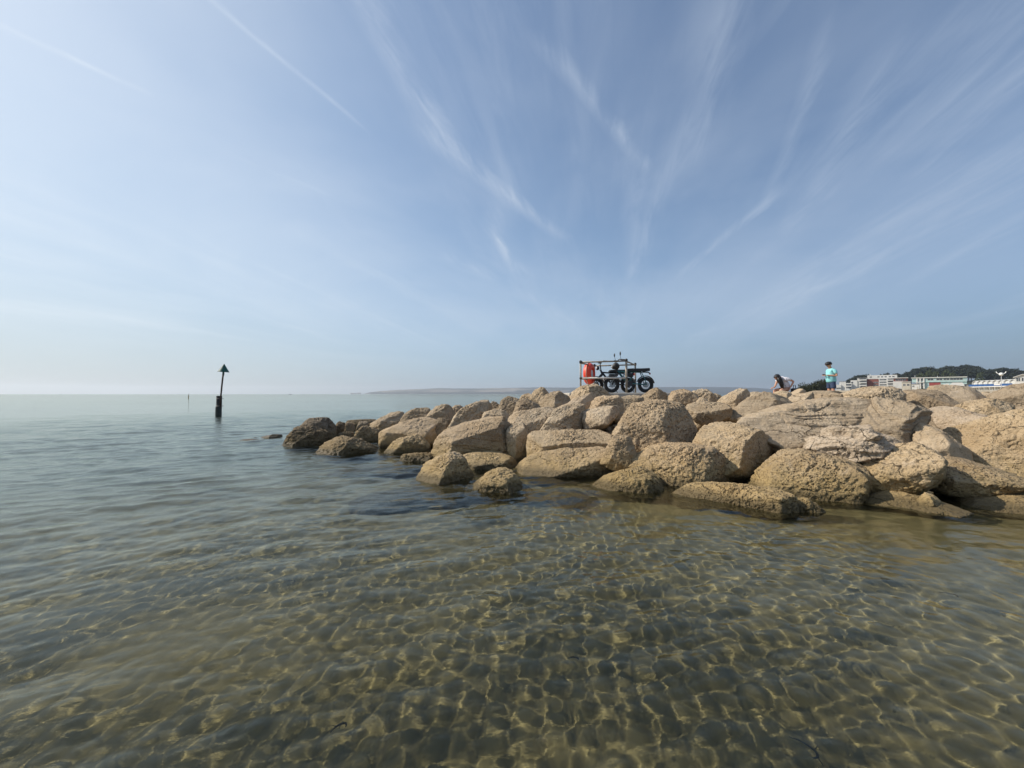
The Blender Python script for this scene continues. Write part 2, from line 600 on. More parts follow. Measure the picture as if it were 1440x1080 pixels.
# joints and cracks
vc = t.n('ShaderNodeTexVoronoi', feature='DISTANCE_TO_EDGE', ins={'Vector': t.vmath('ADD', P_, t.vmath('MULTIPLY', t.n('ShaderNodeTexNoise', ins={'Vector': P_, 'Scale': 3.0, 'Detail': 6.0}).outputs[1], (0.5, 0.5, 0.5))), 'Scale': 1.5}).outputs['Distance']
crack = t.math('MULTIPLY', t.ramp(vc, 0.0, 0.014, 1.0, 0.0), t.ramp(t.noise(P_, 1.1, 3, 0.5), 0.50, 0.58))
col = t.mix(t.math('MULTIPLY', crack, 0.75), col, rgb(0.058, 0.043, 0.027))
# every stone its own shade
sh_ = t.n('ShaderNodeMapRange', ins={0: t.n('ShaderNodeTexWhiteNoise', noise_dimensions='1D', ins={'W': t.math('MULTIPLY', rnd, 91.7)}).outputs[0]})
sh_.inputs[3].default_value, sh_.inputs[4].default_value = 0.76, 1.15
col = t.vmath('MULTIPLY', col, t.n('ShaderNodeCombineXYZ', ins={0: sh_.outputs[0], 1: sh_.outputs[0], 2: sh_.outputs[0]}).outputs[0])
col = t.mix(t.ramp(rnd, 0.55, 1.0, 0.0, 0.35), col, t.vmath('MULTIPLY', col, (1.04, 0.97, 0.93)))
# tidal zone: yellow-olive growth, then a dark wet band at the waterline
tide = t.math('ADD', sz, t.math('MULTIPLY', t.math('SUBTRACT', n_mid, 0.5), 0.5))
algae = t.math('MULTIPLY', t.ramp(tide, 0.62, 0.10), t.ramp(n_fine, 0.25, 0.6, 0.45, 1.0))
col = t.mix(t.math('MULTIPLY', algae, 0.60), col, rgb(0.365, 0.254, 0.086))
weed = t.math('MULTIPLY', t.ramp(t.noise(P_, 2.6, 4, 0.6), 0.52, 0.66), t.ramp(tide, 0.5, 0.12))
weed = t.math('MULTIPLY', weed, oattr('weedy'))
col = t.mix(t.math('MULTIPLY', weed, 0.8), col, rgb(0.062, 0.053, 0.022))
wet = t.ramp(t.math('ADD', sz, t.math('MULTIPLY', t.math('SUBTRACT', n_fine, 0.5), 0.14)), 0.17, 0.05)
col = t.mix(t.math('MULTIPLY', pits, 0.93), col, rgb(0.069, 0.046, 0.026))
col = t.mix(t.math('MULTIPLY', oattr('wetness'), 0.82), col, rgb(0.050, 0.038, 0.024))
col = t.mix(t.math('MULTIPLY', wet, 0.78), col, rgb(0.078, 0.059, 0.026))
col = t.mix(t.math('MULTIPLY', t.math('SUBTRACT', rnd, 0.5, clamp=True), 0.25), col, rgb(0.313, 0.239, 0.153))
t.set(b, 'Base Color', col)
t.set(b, 'Roughness', t.math('SUBTRACT', 0.93, t.math('MULTIPLY', wet, 0.5)))
b.inputs['Specular IOR Level'].default_value = 0.25
h = t.math('ADD', t.math('MULTIPLY', n_fine, 0.55), t.math('MULTIPLY', n_mid, 0.9))
h = t.math('ADD', h, t.math('MULTIPLY', n_grit, 0.18))
h = t.math('ADD', h, t.math('MULTIPLY', t.math('MULTIPLY', n_bed, bed_a), 1.1))
h = t.math('SUBTRACT', h, t.math('MULTIPLY', pits, 0.75))
h = t.math('SUBTRACT', h, t.math('MULTIPLY', crack, 0.8))
t.set(b, 'Normal', t.n('ShaderNodeBump', ins={'Height': h, 'Strength': 1.0, 'Distance': 0.042}).outputs[0])
t.n('ShaderNodeOutputMaterial', ins={0: b.outputs[0]})
MAT_ROCK = m

_sph = {}


def sphere(level):
    if level not in _sph:
        bm = bmesh.new()
        bmesh.ops.create_icosphere(bm, subdivisions=level, radius=1)
        bm.verts.ensure_lookup_table()
        v = np.array([x.co[:] for x in bm.verts])
        f = np.array([[y.index for y in x.verts] for x in bm.faces])
        v /= np.linalg.norm(v, axis=1)[:, None]
        bm.free()
        _sph[level] = (v, f)
    return _sph[level]


def hull2d(pts):
    pts = sorted(set(pts))

    def half(ps):
        o = []
        for p in ps:
            while len(o) > 1 and (o[-1][0] - o[-2][0]) * (p[1] - o[-2][1]) - (o[-1][1] - o[-2][1]) * (p[0] - o[-2][0]) <= 1e-9:
                o.pop()
            o.append(p)
        return o
    a, b_ = half(pts), half(pts[::-1])
    return a[:-1] + b_[:-1]


ROCKS = []


def rock(label, pts, Y, T=None, drop=0.25, facets=None, p=14, lvl=None, pit=0.8, grey=0.5, bed=0.15, weedy=0.3, wetness=0.0,
         rough=1.0, strata=0.0, seed=None, group='limestone boulders of the breakwater', name='boulder', shear=0.0):
    """one boulder: its outline lies in a vertical plane at its own distance; facets (azimuth, elevation, reach) cut its front, back and top"""
    seed = len(ROCKS) + 3 if seed is None else seed
    rs = np.random.RandomState(seed * 13 + 5)
    xs = [q[0] for q in pts]
    x0, x1 = min(xs), max(xs)
    xm = 0.5 * (x0 + x1)
    Yl, Yr = Y if isinstance(Y, tuple) else (Y, Y)
    tmpW = (x1 - x0) / F_PX * 0.5 * (Yl + Yr) * 0.5
    ys_ = [q[1] for q in pts]
    tmpH = (max(ys_) - min(ys_)) / F_PX * 0.5 * (Yl + Yr) * 0.5
    if T is None:
        T = min(max(0.75 * math.sqrt(tmpW * max(tmpH, 0.4 * tmpW)), 0.12), 0.75)
    back = 0.8 * T
    A = at(x0, 554, Yl)
    B = at(x1, 554, Yr)
    if isinstance(Y, tuple):
        e = Vector((B.x - A.x, B.y - A.y, 0)).normalized()
    else:                                            # faces the viewer
        a, _c = ray(xm, 554)
        fw = Vector((a, 1, 0)).normalized()
        e = Vector((fw.y, -fw.x, 0))
    a, _c = ray(xm, 554)
    mid = Vector((a, 1, 0)) * (0.5 * (Yl + Yr)) if not isinstance(Y, tuple) else Vector(((A.x + B.x) / 2, (A.y + B.y) / 2, 0))
    nrm = Vector((-e.y, e.x, 0))                     # away from the viewer
    if nrm.y < 0:
        nrm = -nrm
    mid = mid + nrm * back
    P2 = []
    for (px, py) in pts:
        a, c = ray(px, py)
        d = Vector((a, 1, 0))
        k = mid.dot(nrm) / d.dot(nrm)
        pt = d * k
        P2.append((e.dot(pt - mid), CAM_H + c * k))
    H = hull2d(P2)
    z0, z1 = min(q[1] for q in H), max(q[1] for q in H)
    u0, u1 = min(q[0] for q in H), max(q[0] for q in H)
    uc, zc = 0.5 * (u0 + u1), 0.5 * (z0 + z1)
    W, HH = 0.5 * (u1 - u0), 0.5 * (z1 - z0)
    N, D = [], []
    n = len(H)
    for i in range(n):
        (ax, az), (bx, bz) = H[i], H[(i + 1) % n]
        ex, ez = bx - ax, bz - az
        L = math.hypot(ex, ez)
        if L < 0.015:
            continue
        nx, nz = ez / L, -ex / L
        d = nx * (ax - uc) + nz * (az - zc)
        if nz < -0.35:
            d += drop * -nz
        tilt = 0.12 * rs.randn()
        q = math.sqrt(1 + tilt * tilt)
        N.append((nx / q, tilt / q, nz / q))
        D.append(max(d, 0.02))
    if facets is None:
        facets = [(rs.uniform(-30, 30), rs.uniform(48, 68), rs.uniform(0.72, 0.86)),
                  (rs.uniform(-20, 20), rs.uniform(5, 25), rs.uniform(0.80, 0.92)),
                  (rs.uniform(-65, -42), rs.uniform(15, 40), rs.uniform(0.80, 0.95)),
                  (rs.uniform(42, 65), rs.uniform(10, 40), rs.uniform(0.80, 0.95))]
    facets = list(facets) + [(180 + rs.uniform(-12, 12), rs.uniform(10, 40), 0.85), (135, 25, 0.9), (225, 25, 0.9), (0, -50, 0.97)]
    for (az, el, k) in facets:
        az, el = R(az), R(el)
        v = (math.sin(az) * math.cos(el), -math.cos(az) * math.cos(el), math.sin(el))
        s = math.sqrt((W * v[0]) ** 2 + (T * v[1]) ** 2 + (HH * v[2]) ** 2)
        N.append(v)
        D.append(k * s + (drop * 0.8 if el < -0.3 else 0))
    V4 = sphere(4)[0]
    hard = V4 / np.max(np.clip(V4 @ np.array(N).T, 1e-4, None) / np.array(D)[None, :], axis=1)[:, None]
    for _ in range(6):                              # fresh breaks and chipped corners
        v = rs.randn(3) / np.array([W, T, HH])       # mostly across the short directions of the stone
        v[1] = -abs(v[1])
        v /= np.linalg.norm(v)
        N.append(tuple(v))
        D.append(max(float(np.max(hard @ v)) * rs.uniform(0.74, 0.93), 0.02))
    N, D = np.array(N), np.array(D)
    size_px = max(x1 - x0, max(ys_) - min(ys_))
    if lvl is None:
        lvl = 7 if size_px > 92 else (6 if size_px > 30 else 5)
    V, Fc = sphere(lvl)
    p = 24 + 1.6 * p
    dots = np.clip(V @ N.T, 0, None) / D[None, :]
    r = np.power(np.sum(np.power(dots, p), axis=1), -1.0 / p)
    r *= 1.0 + 0.9 / p
    co = V * r[:, None]
    S = (W * max(HH, 0.3 * W)) ** 0.5
    Q = co + np.array([seed * 3.7, seed * 1.9, seed * 5.3])
    nz1 = fbm(Q * (1.3 / max(S, 0.15)), 3)
    nz2 = fbm(Q * 5.0 + 9, 4, 0.55)
    nz3 = fbm(Q * 19.0 + 31, 4, 0.6)
    ridge = 1 - np.abs(fbm(Q * (2.6 / max(S, 0.2)) + 50, 3))
    disp = rough * (0.022 * S * nz1 + 0.017 * min(1, S / 0.4) * nz2 + 0.010 * nz3 * (0.5 + pit) - 0.07 * S * np.clip(ridge - 0.86, 0, 1) * 3)
    if pit > 0.3:
        hole = np.clip(vnoise(Q * 11.0 + 3) - 0.35, 0, 1) + 0.6 * np.clip(vnoise(Q * 23.0 + 8) - 0.3, 0, 1)
        disp -= pit * 0.016 * hole * min(1, S / 0.35)
        disp -= pit * 0.016 * np.clip(vnoise(Q * 46.0 + 13) - 0.15, 0, 1)
    if strata > 0:
        ax = np.array([0.25 * rs.randn(), 0.25 * rs.randn(), 1.0])
        hh = Q @ (ax / np.linalg.norm(ax)) + 0.10 * vnoise(Q * 2.2)
        st = vnoise(np.stack([hh * 11, hh * 0, hh * 0], -1)) + 0.5 * vnoise(np.stack([hh * 29, hh * 0 + 7, hh * 0], -1))
        disp += strata * 0.03 * st
    co = co * (1 + disp / np.maximum(r, 0.05))[:, None]
    wco = np.empty_like(co)
    wco[:, 0] = e.x * (co[:, 0]) + nrm.x * co[:, 1]
    wco[:, 1] = e.y * (co[:, 0]) + nrm.y * co[:, 1]
    wco[:, 2] = co[:, 2]
    if e.x * nrm.y - e.y * nrm.x < 0:
        Fc = Fc[:, ::-1]
    me = np_mesh(name, wco, Fc, 3, MAT_ROCK)
    o = link(name, me)
    o.location = mid + e * uc + Vector((0, 0, zc))
    o['pitting'], o['greyness'], o['bedding'], o['weedy'], o['wetness'] = float(pit), float(grey), float(bed), float(weedy), float(wetness)
    tag(o, label, 'boulder' if name == 'boulder' else name.replace('_', ' '), group)
    o.cycles.is_caustics_receiver = True
    ROCKS.append(o)
    return o


# ---- seaward toe, left end
rock('dark jagged wet boulder at the far left tip of the breakwater', [(397, 627), (405, 614), (415, 602), (425, 599), (445, 602), (463, 607), (459, 620), (438, 625), (418, 629)], 11.3, T=0.5, drop=.4, pit=1, grey=.4, weedy=1, wetness=.75, rough=1.8)
rock('rounded brown boulder directly behind the dark jagged tip boulder', [(419, 606), (423, 592), (437, 588), (463, 586), (471, 594), (472.5, 604), (466, 614), (440, 616)], 12.0, drop=.5, grey=.7, weedy=.6, wetness=.5, rough=1.2)
rock('small dark stone right beside the rounded brown tip boulder', [(471, 606), (473, 595), (478, 593), (485, 595), (487, 604), (478, 607)], 12.8, drop=.3, wetness=.7, weedy=.8, rough=1.3)
rock('small upright dark stone, second right of the tip boulder', [(485, 605), (487, 594), (492, 592.5), (499, 599), (498, 603), (488, 606)], 12.6, drop=.3, wetness=.65, weedy=.8, rough=1.3)
rock('long flat dark slab lying low behind the small tip stones', [(487, 594), (490, 591), (505, 590), (529, 589), (530, 597), (510, 599)], 15.5, T=.6, drop=.4, wetness=.8, weedy=.8)
rock('small stone with pale patch in front of the long flat dark slab', [(503, 599), (505, 593.5), (513, 591.5), (520, 595), (518, 602), (507, 602)], 13.4, drop=.3, wetness=.5, grey=.7)
rock('low wet stone barely above the water between tip boulder and left slabs', [(474, 612), (480, 608), (490, 606.5), (499, 609), (499, 613), (480, 614)], 12.3, drop=.3, wetness=.75, weedy=.9)
rock('craggy half-sunk boulder standing alone in the water near the left tip', [(448, 634), (455, 626), (474, 616.5), (487, 614.5), (507, 618), (521, 625), (534, 634), (520, 637), (490, 640), (450, 638)], 9.8, T=.55, drop=.4, pit=1, grey=.5, weedy=.7, wetness=.35, rough=2.0,
     facets=[(-40, 45, .8), (30, 50, .78), (10, 15, .9)])
rock('brown sloping boulder at the waterline left of the smooth bright block', [(497, 616), (501, 608), (509, 600), (518, 600), (534, 603), (536, 612), (533, 617), (515, 618)], 12.4, drop=.4, pit=.9, weedy=.6, wetness=.4, rough=1.4)
rock('tan slab sloping down to the sea behind the left waterline', [(516, 601), (523, 594), (537, 586), (557, 581), (572, 580), (566, 591), (548, 600), (536, 605), (520, 604)], 13.3, T=.7, drop=.5, pit=.7, bed=.5, strata=1, wetness=.15)
rock('light tan boulder on the left skyline above the tan sloping slab', [(563, 592), (570, 581), (585, 574), (602, 573), (612, 580), (609, 593)], 12.8, drop=.5, grey=.4, pit=.6, strata=.8)
rock('bright pale-faced boulder on the left skyline', [(601, 584), (612, 573), (625, 568), (636, 570), (641, 577), (634, 592), (622, 596), (610, 593)], 12.4, drop=.5, grey=.45, pit=.5, rough=1.3, facets=[(-35, 50, .75), (35, 20, .8), (0, 10, .95)])
rock('small dark stone at the right of the bright pale-faced skyline boulder', [(634, 575), (640, 569.5), (647, 569), (652, 573), (649, 580), (640, 580)], 13.0, drop=.5, grey=.6, wetness=.2)
rock('small brown wedge under the bright pale-faced skyline boulder', [(608, 596), (616, 588), (630, 588), (635, 594), (628, 603), (616, 602)], 11.2, drop=.4, pit=.9, wetness=.3)
rock('broad smooth tan block with flat bright top near the left waterline', [(533, 612), (535, 606), (552, 598), (569, 592), (590, 590), (611, 590), (622, 598), (624, 605), (617, 616), (606, 626), (590, 627), (560, 624), (540, 624), (534, 620)], 10.6, T=.75, drop=.35, pit=.45, grey=.45, bed=.3,
     facets=[(-15, 62, .62), (-20, 8, .8), (45, 12, .78), (-60, 20, .9)], p=22)
rock('lower tan boulder leaning against the broad smooth block at the water', [(547, 628), (554, 619), (569, 614), (590, 611), (600, 618), (605, 626), (604, 636), (590, 638), (560, 636)], 9.9, T=.45, drop=.35, pit=.8, grey=.3, weedy=.5)

# ---- centre left
rock('low weedy ledge at the waterline left of the pyramid rock', [(562, 647), (568, 639), (592, 637), (612, 637), (622, 642), (612, 650), (600, 649), (570, 649)], 8.6, T=.35, drop=.35, pit=.9, weedy=1, wetness=.35, rough=1.3)
rock('long low boulder lying behind the pyramid rock, below the big angular block', [(646, 641), (665, 638), (699, 643), (713, 640.5), (721, 644), (728, 651), (714, 660), (699, 659), (660, 658)], 7.8, T=.4, drop=.35, pit=.9, grey=.3, weedy=.4)
rock('pyramid-shaped rock in the water with one lit and one dark face', [(589, 667), (599, 650), (634, 637.5), (643, 637), (651, 645), (663, 664), (661, 669), (646, 675), (620, 684), (606, 681), (592, 671)], 6.55, T=.5, drop=.35, pit=.9, grey=.2, weedy=.35, rough=1.1,
     facets=[(-48, 44, .50), (38, 24, .52), (0, 5, .98)], p=24)
rock('small rounded yellow-brown rock alone in the water right of the pyramid rock', [(663, 688), (674, 675), (690, 665), (706, 662), (722, 665), (731, 676), (737, 691), (725, 694), (700, 695), (675, 693)], 5.95, T=.45, drop=.35, pit=1, grey=.15, weedy=.15, p=8)
rock('big angular block with bright sloping top and shaded front', [(609, 633), (614, 615), (621, 608), (627, 602), (660, 595.5), (696, 585), (707, 587), (718, 600), (729, 615), (731, 640), (699, 641), (657, 639), (620, 638)], 8.3, T=.75, drop=.3, pit=.55, grey=.35, weedy=.3, bed=.45, strata=.5,
     facets=[(-22, 60, .60), (8, -2, .70), (-55, 15, .80), (60, 20, .9)], p=26, lvl=7)
rock('upright dark-sided block fixed to the right end of the big angular block', [(712, 608), (718, 600), (731, 593.5), (739, 595.5), (742, 605), (741, 637), (736, 645), (720, 643)], 8.45, T=.5, drop=.3, pit=.4, grey=.5, facets=[(-10, 60, .8), (40, 0, .72), (-20, 5, .8)], p=22)
rock('wide rough brown boulder behind the big angular block', [(630, 602), (638, 593), (643, 580), (654, 572), (671, 565), (685, 563), (693, 568), (695, 582), (680, 594), (650, 600)], 10.4, drop=.4, pit=.9, grey=.55, rough=1.2)
rock('small dark-topped stone on the skyline above the wide rough boulder', [(687, 572), (692, 564), (698, 564.5), (703, 571), (701, 579), (690, 579)], 11.2, drop=.4, grey=.7, wetness=.2)
rock('rounded knobbly boulder on the skyline left of centre', [(699, 577), (703, 564), (715, 557), (728, 556.5), (734, 561), (735, 572), (725, 579), (708, 583)], 10.9, drop=.4, pit=.8, grey=.55, p=9)
rock('low brown boulder below the rounded knobbly skyline boulder', [(676, 592), (681, 580), (695, 575), (712, 578), (716, 585), (700, 593)], 9.8, drop=.3, pit=.8, grey=.5)
rock('dark rough boulder between the knobbly boulder and the pointed rocks', [(722, 580), (726, 566), (735, 560), (748, 561), (757, 567), (759, 574), (748, 580), (730, 582)], 10.3, drop=.4, pit=.9, grey=.65, wetness=.2, rough=1.3)
rock('small pale stone peeping over the dark rough boulder', [(730, 562), (734, 556), (742, 553), (749, 555), (750, 564)], 12.3, drop=.5, grey=.4, pit=.4)
rock('pointed tan rock, leftmost peak on the central skyline', [(745, 559), (752, 548), (760, 544.5), (767, 545), (776, 554), (768, 562), (755, 568), (747, 565)], 11.6, drop=.4, pit=.6, grey=.3, facets=[(-40, 35, .7), (45, 25, .7), (0, 10, .9)], p=18)
rock('pyramid peak with lit left and dark right face on the central skyline', [(756, 566), (768, 555), (778, 549.5), (783, 549.5), (796, 556), (804, 562), (790, 571), (780, 574), (765, 576), (757, 574)], 10.6, T=.5, drop=.4, pit=.6, grey=.5, facets=[(-45, 35, .5), (48, 28, .5), (0, 5, .95)], p=24, strata=.6)
rock('pale grey slab tilted right of the pyramid skyline peak', [(796, 569), (806, 561), (831, 552.5), (838, 553), (837, 561), (832, 568), (831, 576), (823, 579), (816, 572)], 10.2, drop=.3, pit=.3, grey=.75, facets=[(-20, 50, .6), (30, 10, .8)], p=20)
rock('ridged boulder under the orange life ring with a dark right face', [(797, 558), (806, 550), (825.5, 542), (832, 540.7), (840, 541), (850, 545), (861, 552), (852, 561), (838, 562), (817, 560), (803, 562)], 11.0, T=.6, drop=.4, pit=.8, grey=.45, facets=[(-38, 28, .55), (42, 12, .55), (0, 60, .9)], p=22)
rock('large flat rough slab behind the long cut block, left half', [(714, 592), (720, 583), (724, 580), (753, 577), (776, 571), (784, 572), (778, 584), (768, 596), (760, 606), (744, 606), (733, 600), (720, 597)], 9.0, T=.75, drop=.3, pit=.9, grey=.6, facets=[(-10, 58, .6), (10, 12, .8)], p=18, lvl=7)
rock('large rough boulder leaning left above the long cut block', [(758, 606), (768, 593), (779, 577), (798, 569), (814, 565), (821, 569), (822, 578), (817, 584), (816, 591), (821, 603), (818, 606), (790, 606)], 8.7, T=.7, drop=.25, pit=.9, grey=.55, facets=[(-15, 55, .62), (12, 15, .8), (55, 10, .85)], p=16, lvl=7)
rock('rough tan boulder below the bike rack beside the ridged boulder', [(830, 573), (835, 559.5), (841, 558), (849, 559), (856, 555), (867, 555), (875, 561), (876, 577), (860, 577), (840, 580)], 9.7, drop=.3, pit=.9, grey=.5)
rock('egg-shaped grey-brown boulder overhanging a dark gap in the middle', [(814, 590), (816, 580), (831, 576), (845, 573), (859, 570.5), (870, 572), (876, 577.5), (874, 583), (856, 596), (852, 601), (830, 605), (824, 604), (819, 598)], 8.6, T=.6, drop=.02, pit=.6, grey=.6, p=9)
rock('flat-topped stone just under the bike wheels', [(870, 562), (878, 557), (893, 554), (905, 559), (907, 564), (892, 569), (881, 578), (876, 572)], 10.3, drop=.3, pit=.6, grey=.55, facets=[(0, 70, .7), (0, 10, .85), (40, 10, .9)], p=18)
rock('long cut block with pale top and dark fluted front', [(742, 638), (741.5, 609), (748, 606), (784, 605), (809, 604), (837, 604.2), (853, 603), (859, 607), (862, 614), (859, 623), (853, 633), (803, 631), (770, 634)], 7.75, T=.55, drop=.25, pit=.75, grey=.3, bed=.2,
     facets=[(0, 66, .62), (6, -12, .72), (-50, 10, .92)], p=30, lvl=7)
rock('broad flat slab at the waterline with lit top and dark front edge', [(720, 663), (728, 654), (740, 646), (741, 640), (759, 636), (798, 630), (837, 628), (859, 634.5), (875.5, 643), (893.6, 650), (900, 655), (894, 660), (859, 669), (817, 667), (776, 672), (738, 672)], 7.0, T=.7, drop=.3, pit=.7, grey=.35, bed=.35, weedy=.3, strata=.5,
     facets=[(-14, 60, .50), (22, -8, .62), (-60, 20, .9)], p=24)
rock('small yellow boulder wedged between the long cut block and the big round boulder', [(852, 632), (858, 619), (864, 611), (884, 611), (891, 626), (895, 638), (885, 646), (872, 643), (860, 637)], 6.9, drop=.3, pit=.9, grey=.2, p=10)
rock('low yellow barnacled rock in the water in front of the middle boulders', [(837, 679), (850, 669), (892, 658.5), (903, 659), (921, 668), (930, 679), (936, 690), (920, 693), (890, 690), (860, 686)], 6.0, T=.5, drop=.35, pit=1, grey=.05, weedy=.1, p=9)
rock('largest rounded boulder in the middle, pitted all over', [(865.5, 610), (867, 601), (875, 589), (885, 576), (904, 565), (927, 563), (943, 565), (959, 568), (968, 582), (978, 600), (978, 610), (971, 624), (957, 626), (938, 628), (913, 630), (888, 626), (874, 620)], 7.4, T=.85, drop=.3, pit=1, grey=.35, p=8,
     facets=[(-12, 45, .86), (-5, 8, .9), (55, 20, .9)])
rock('big yellow pitted boulder in front with a dark right-hand side', [(887, 646), (913, 628), (938, 623), (960, 622), (982, 622), (999, 626), (1013, 643), (1027, 658), (1029, 674), (1013, 680), (1002, 680), (971, 677), (938, 670), (913, 662), (897, 656)], 6.35, T=.6, drop=.3, pit=1, grey=.12, weedy=.15,
     facets=[(-12, 48, .62), (-8, 20, .74), (58, 5, .74)], p=16)

# ---- crest, centre right
rock('rounded boulder on the crest touching the right bike wheel', [(902, 557), (915, 548), (925, 545.5), (938, 551), (940, 563), (924, 566), (913, 565), (905, 563)], 10.2, drop=.3, pit=.5, grey=.4, facets=[(-30, 40, .7), (45, 25, .72), (0, 10, .9)], p=16)
rock('pale squarish crest boulder right of the bikes', [(938, 567), (939, 551), (946, 549.5), (961, 547.5), (970, 550), (982, 555), (983, 567), (961, 569)], 9.9, drop=.3, pit=.5, grey=.5, p=12)
rock('speckled crest boulder second right of the bikes', [(967, 552), (982, 547), (993, 548), (1006, 555), (1011, 565), (1004, 568), (985, 568), (978, 562)], 10.1, drop=.3, pit=1, grey=.65, p=10)
rock('small dark crest stone under the horizon, right of the speckled boulder', [(1000, 556), (1006, 553), (1013, 554), (1016, 560), (1008, 568), (1001, 563)], 10.7, drop=.3, pit=.7, grey=.6, wetness=.3)
rock('little pointed stone leaning on the speckled crest boulder', [(978, 568), (985, 558), (993, 561), (999, 567), (990, 570)], 9.4, drop=.2, pit=.5, grey=.6)
rock('long tilted pale boulder pointing up to the right on the crest', [(1007, 567), (1015.5, 558), (1038, 548), (1049, 547.6), (1053, 551), (1050, 558), (1036, 567), (1028, 573), (1025, 582), (1012, 580)], 9.2, T=.45, drop=.1, pit=.6, grey=.5, p=12)
rock('wedge-shaped pale boulder hollowed underneath, right of the largest boulder', [(959, 569), (971, 566), (999, 566), (1018, 566), (1028, 573), (1029, 587), (1017, 591), (996, 593), (988, 595), (978, 592), (968, 581)], 8.6, T=.55, drop=.02, pit=.6, grey=.45, facets=[(-10, 62, .7), (10, -18, .72), (-50, 0, .85)], p=18)
rock('smooth layered brown boulder with a dark cracked right end', [(1027, 579), (1036, 570.5), (1051, 561), (1065, 555), (1078, 552), (1089, 552.5), (1100, 555), (1112, 559.5), (1116, 568), (1114, 576), (1100, 579), (1090, 585), (1069, 586), (1050, 587), (1030, 585)], 8.3, T=.7, drop=.25, pit=.3, grey=.55, bed=.8, strata=1,
     facets=[(-18, 48, .68), (48, 5, .72), (0, 10, .88)], p=14)
rock('small flat crest stone behind the layered brown boulder', [(1051, 558), (1055, 552), (1065, 551), (1075, 552), (1067, 559), (1056, 561)], 10.4, drop=.3, pit=.5, grey=.5)
rock('square-cut brown block below the standing person', [(1106, 563), (1118, 555), (1130, 553), (1143, 553), (1143, 568), (1130, 570), (1115, 570)], 9.2, T=.45, drop=.25, pit=.4, grey=.5, bed=.4, p=24, facets=[(-10, 65, .75), (-15, 5, .8), (50, 5, .85)])
rock('tan stone just below the crouching person', [(1084, 555), (1094, 550), (1103, 549), (1114, 552), (1114, 559), (1095, 559)], 10.4, drop=.3, pit=.5, grey=.4)
rock('narrow slanting bright stone between the two people', [(1110, 555), (1127, 546.5), (1131, 548), (1127, 554), (1115, 556)], 11.4, T=.25, drop=.3, pit=.3, grey=.4)
rock('low flat crest slab in front of the standing person', [(1128, 554), (1145, 550), (1165, 549.7), (1182, 551), (1176, 558), (1140, 558)], 10.9, T=.5, drop=.3, pit=.4, grey=.5, strata=.5)
rock('low tan crest boulder left of the pale crackled boulder', [(1139, 559), (1155, 552), (1175, 552), (1192, 557), (1172, 564), (1150, 569), (1139, 568)], 9.4, drop=.25, pit=.5, grey=.45, bed=.4)
rock('pale crackled boulder on the crest in front of the white apartments', [(1170, 558), (1198, 550), (1223, 545.5), (1246, 545), (1265, 547), (1272, 553), (1270, 563), (1260, 569), (1223, 569), (1195, 564)], 8.9, T=.6, drop=.25, pit=.8, grey=.45, rough=1.2)

# ---- right side
rock('smooth golden block with a sharp dark right side, centre right', [(974, 624), (982, 608), (989, 600), (990, 594), (1000, 590), (1015, 590), (1042, 596), (1056, 600), (1073, 607), (1089, 622), (1098, 637), (1094, 643), (1079, 653), (1067, 674), (1053, 667), (1030, 663), (1016, 655), (1000, 640)], 6.5, T=.75, drop=.2, pit=.6, grey=.15, bed=.1,
     facets=[(-14, 66, .60), (-16, 18, .66), (62, -2, .52)], p=22)
rock('vast grey-brown layered slab rising to the right, left part', [(1040, 592), (1069, 583), (1090, 579), (1117, 571), (1140, 566), (1157, 561), (1190, 558), (1222, 560), (1218, 582), (1202, 604), (1165, 620), (1135, 630), (1118, 637), (1098, 636), (1085, 618), (1060, 602)], (6.6, 7.0), T=.85, drop=.2, pit=.3, grey=.6, bed=.9, strata=1.2,
     facets=[(-20, 50, .55), (0, 25, .8)], p=12)
rock('vast grey-brown layered slab rising to the right, upper part under the pale crackled boulder', [(1188, 578), (1198, 563), (1225, 559), (1275, 565), (1290, 571), (1307, 579), (1309, 590), (1301, 602), (1285, 608), (1290, 626), (1260, 632), (1225, 628), (1190, 612)], 6.6, T=.8, drop=.2, pit=.3, grey=.6, bed=.9, strata=1.2,
     facets=[(-18, 55, .58), (5, 25, .8), (60, 10, .8)], p=12)
rock('smooth tan slab sloping down to the right beside the huge golden boulder', [(1283, 592), (1302, 598), (1323, 605), (1343, 618), (1359, 630), (1366, 643), (1368, 652), (1358, 651), (1337, 646), (1315, 640), (1300, 632), (1284, 618)], 6.0, T=.6, drop=.2, pit=.25, grey=.45, bed=.4, facets=[(-15, 55, .55), (40, 5, .8)], p=18)
rock('grey cracked rock with furrows above the yellow pitted front boulder', [(1132, 628), (1142, 613), (1158, 608), (1182, 601), (1215, 602), (1229, 609), (1257, 615), (1260, 620), (1237, 629), (1215, 639), (1201, 645), (1187, 643), (1161, 635), (1135, 634)], 5.85, T=.5, drop=.2, pit=.5, grey=.95, bed=1, strata=1.6, rough=1.4)
rock('wide yellow pitted boulder at the front right waterline', [(1061, 682), (1076, 657.5), (1100, 641), (1136, 632.5), (1161, 633), (1189, 642), (1205, 645), (1226, 655), (1232, 672), (1211, 693), (1192, 705), (1161, 704), (1128, 700), (1090, 691)], (5.75, 5.35), T=.6, drop=.3, pit=1.0, grey=.08, weedy=.3,
     facets=[(-22, 48, .64), (-12, 18, .74), (60, 0, .85)], p=11)
rock('smooth golden hump joined right of the wide yellow pitted boulder', [(1194, 658), (1215, 637), (1237, 627.5), (1258, 623), (1287, 623), (1301, 630), (1315, 635), (1326, 644), (1328, 662), (1318, 677), (1290, 686), (1250, 692), (1215, 697), (1200, 682)], 5.35, T=.65, drop=.10, pit=.6, grey=.1, weedy=.9, bed=.4,
     facets=[(-20, 52, .66), (8, -25, .66), (-10, 12, .86)], p=14)
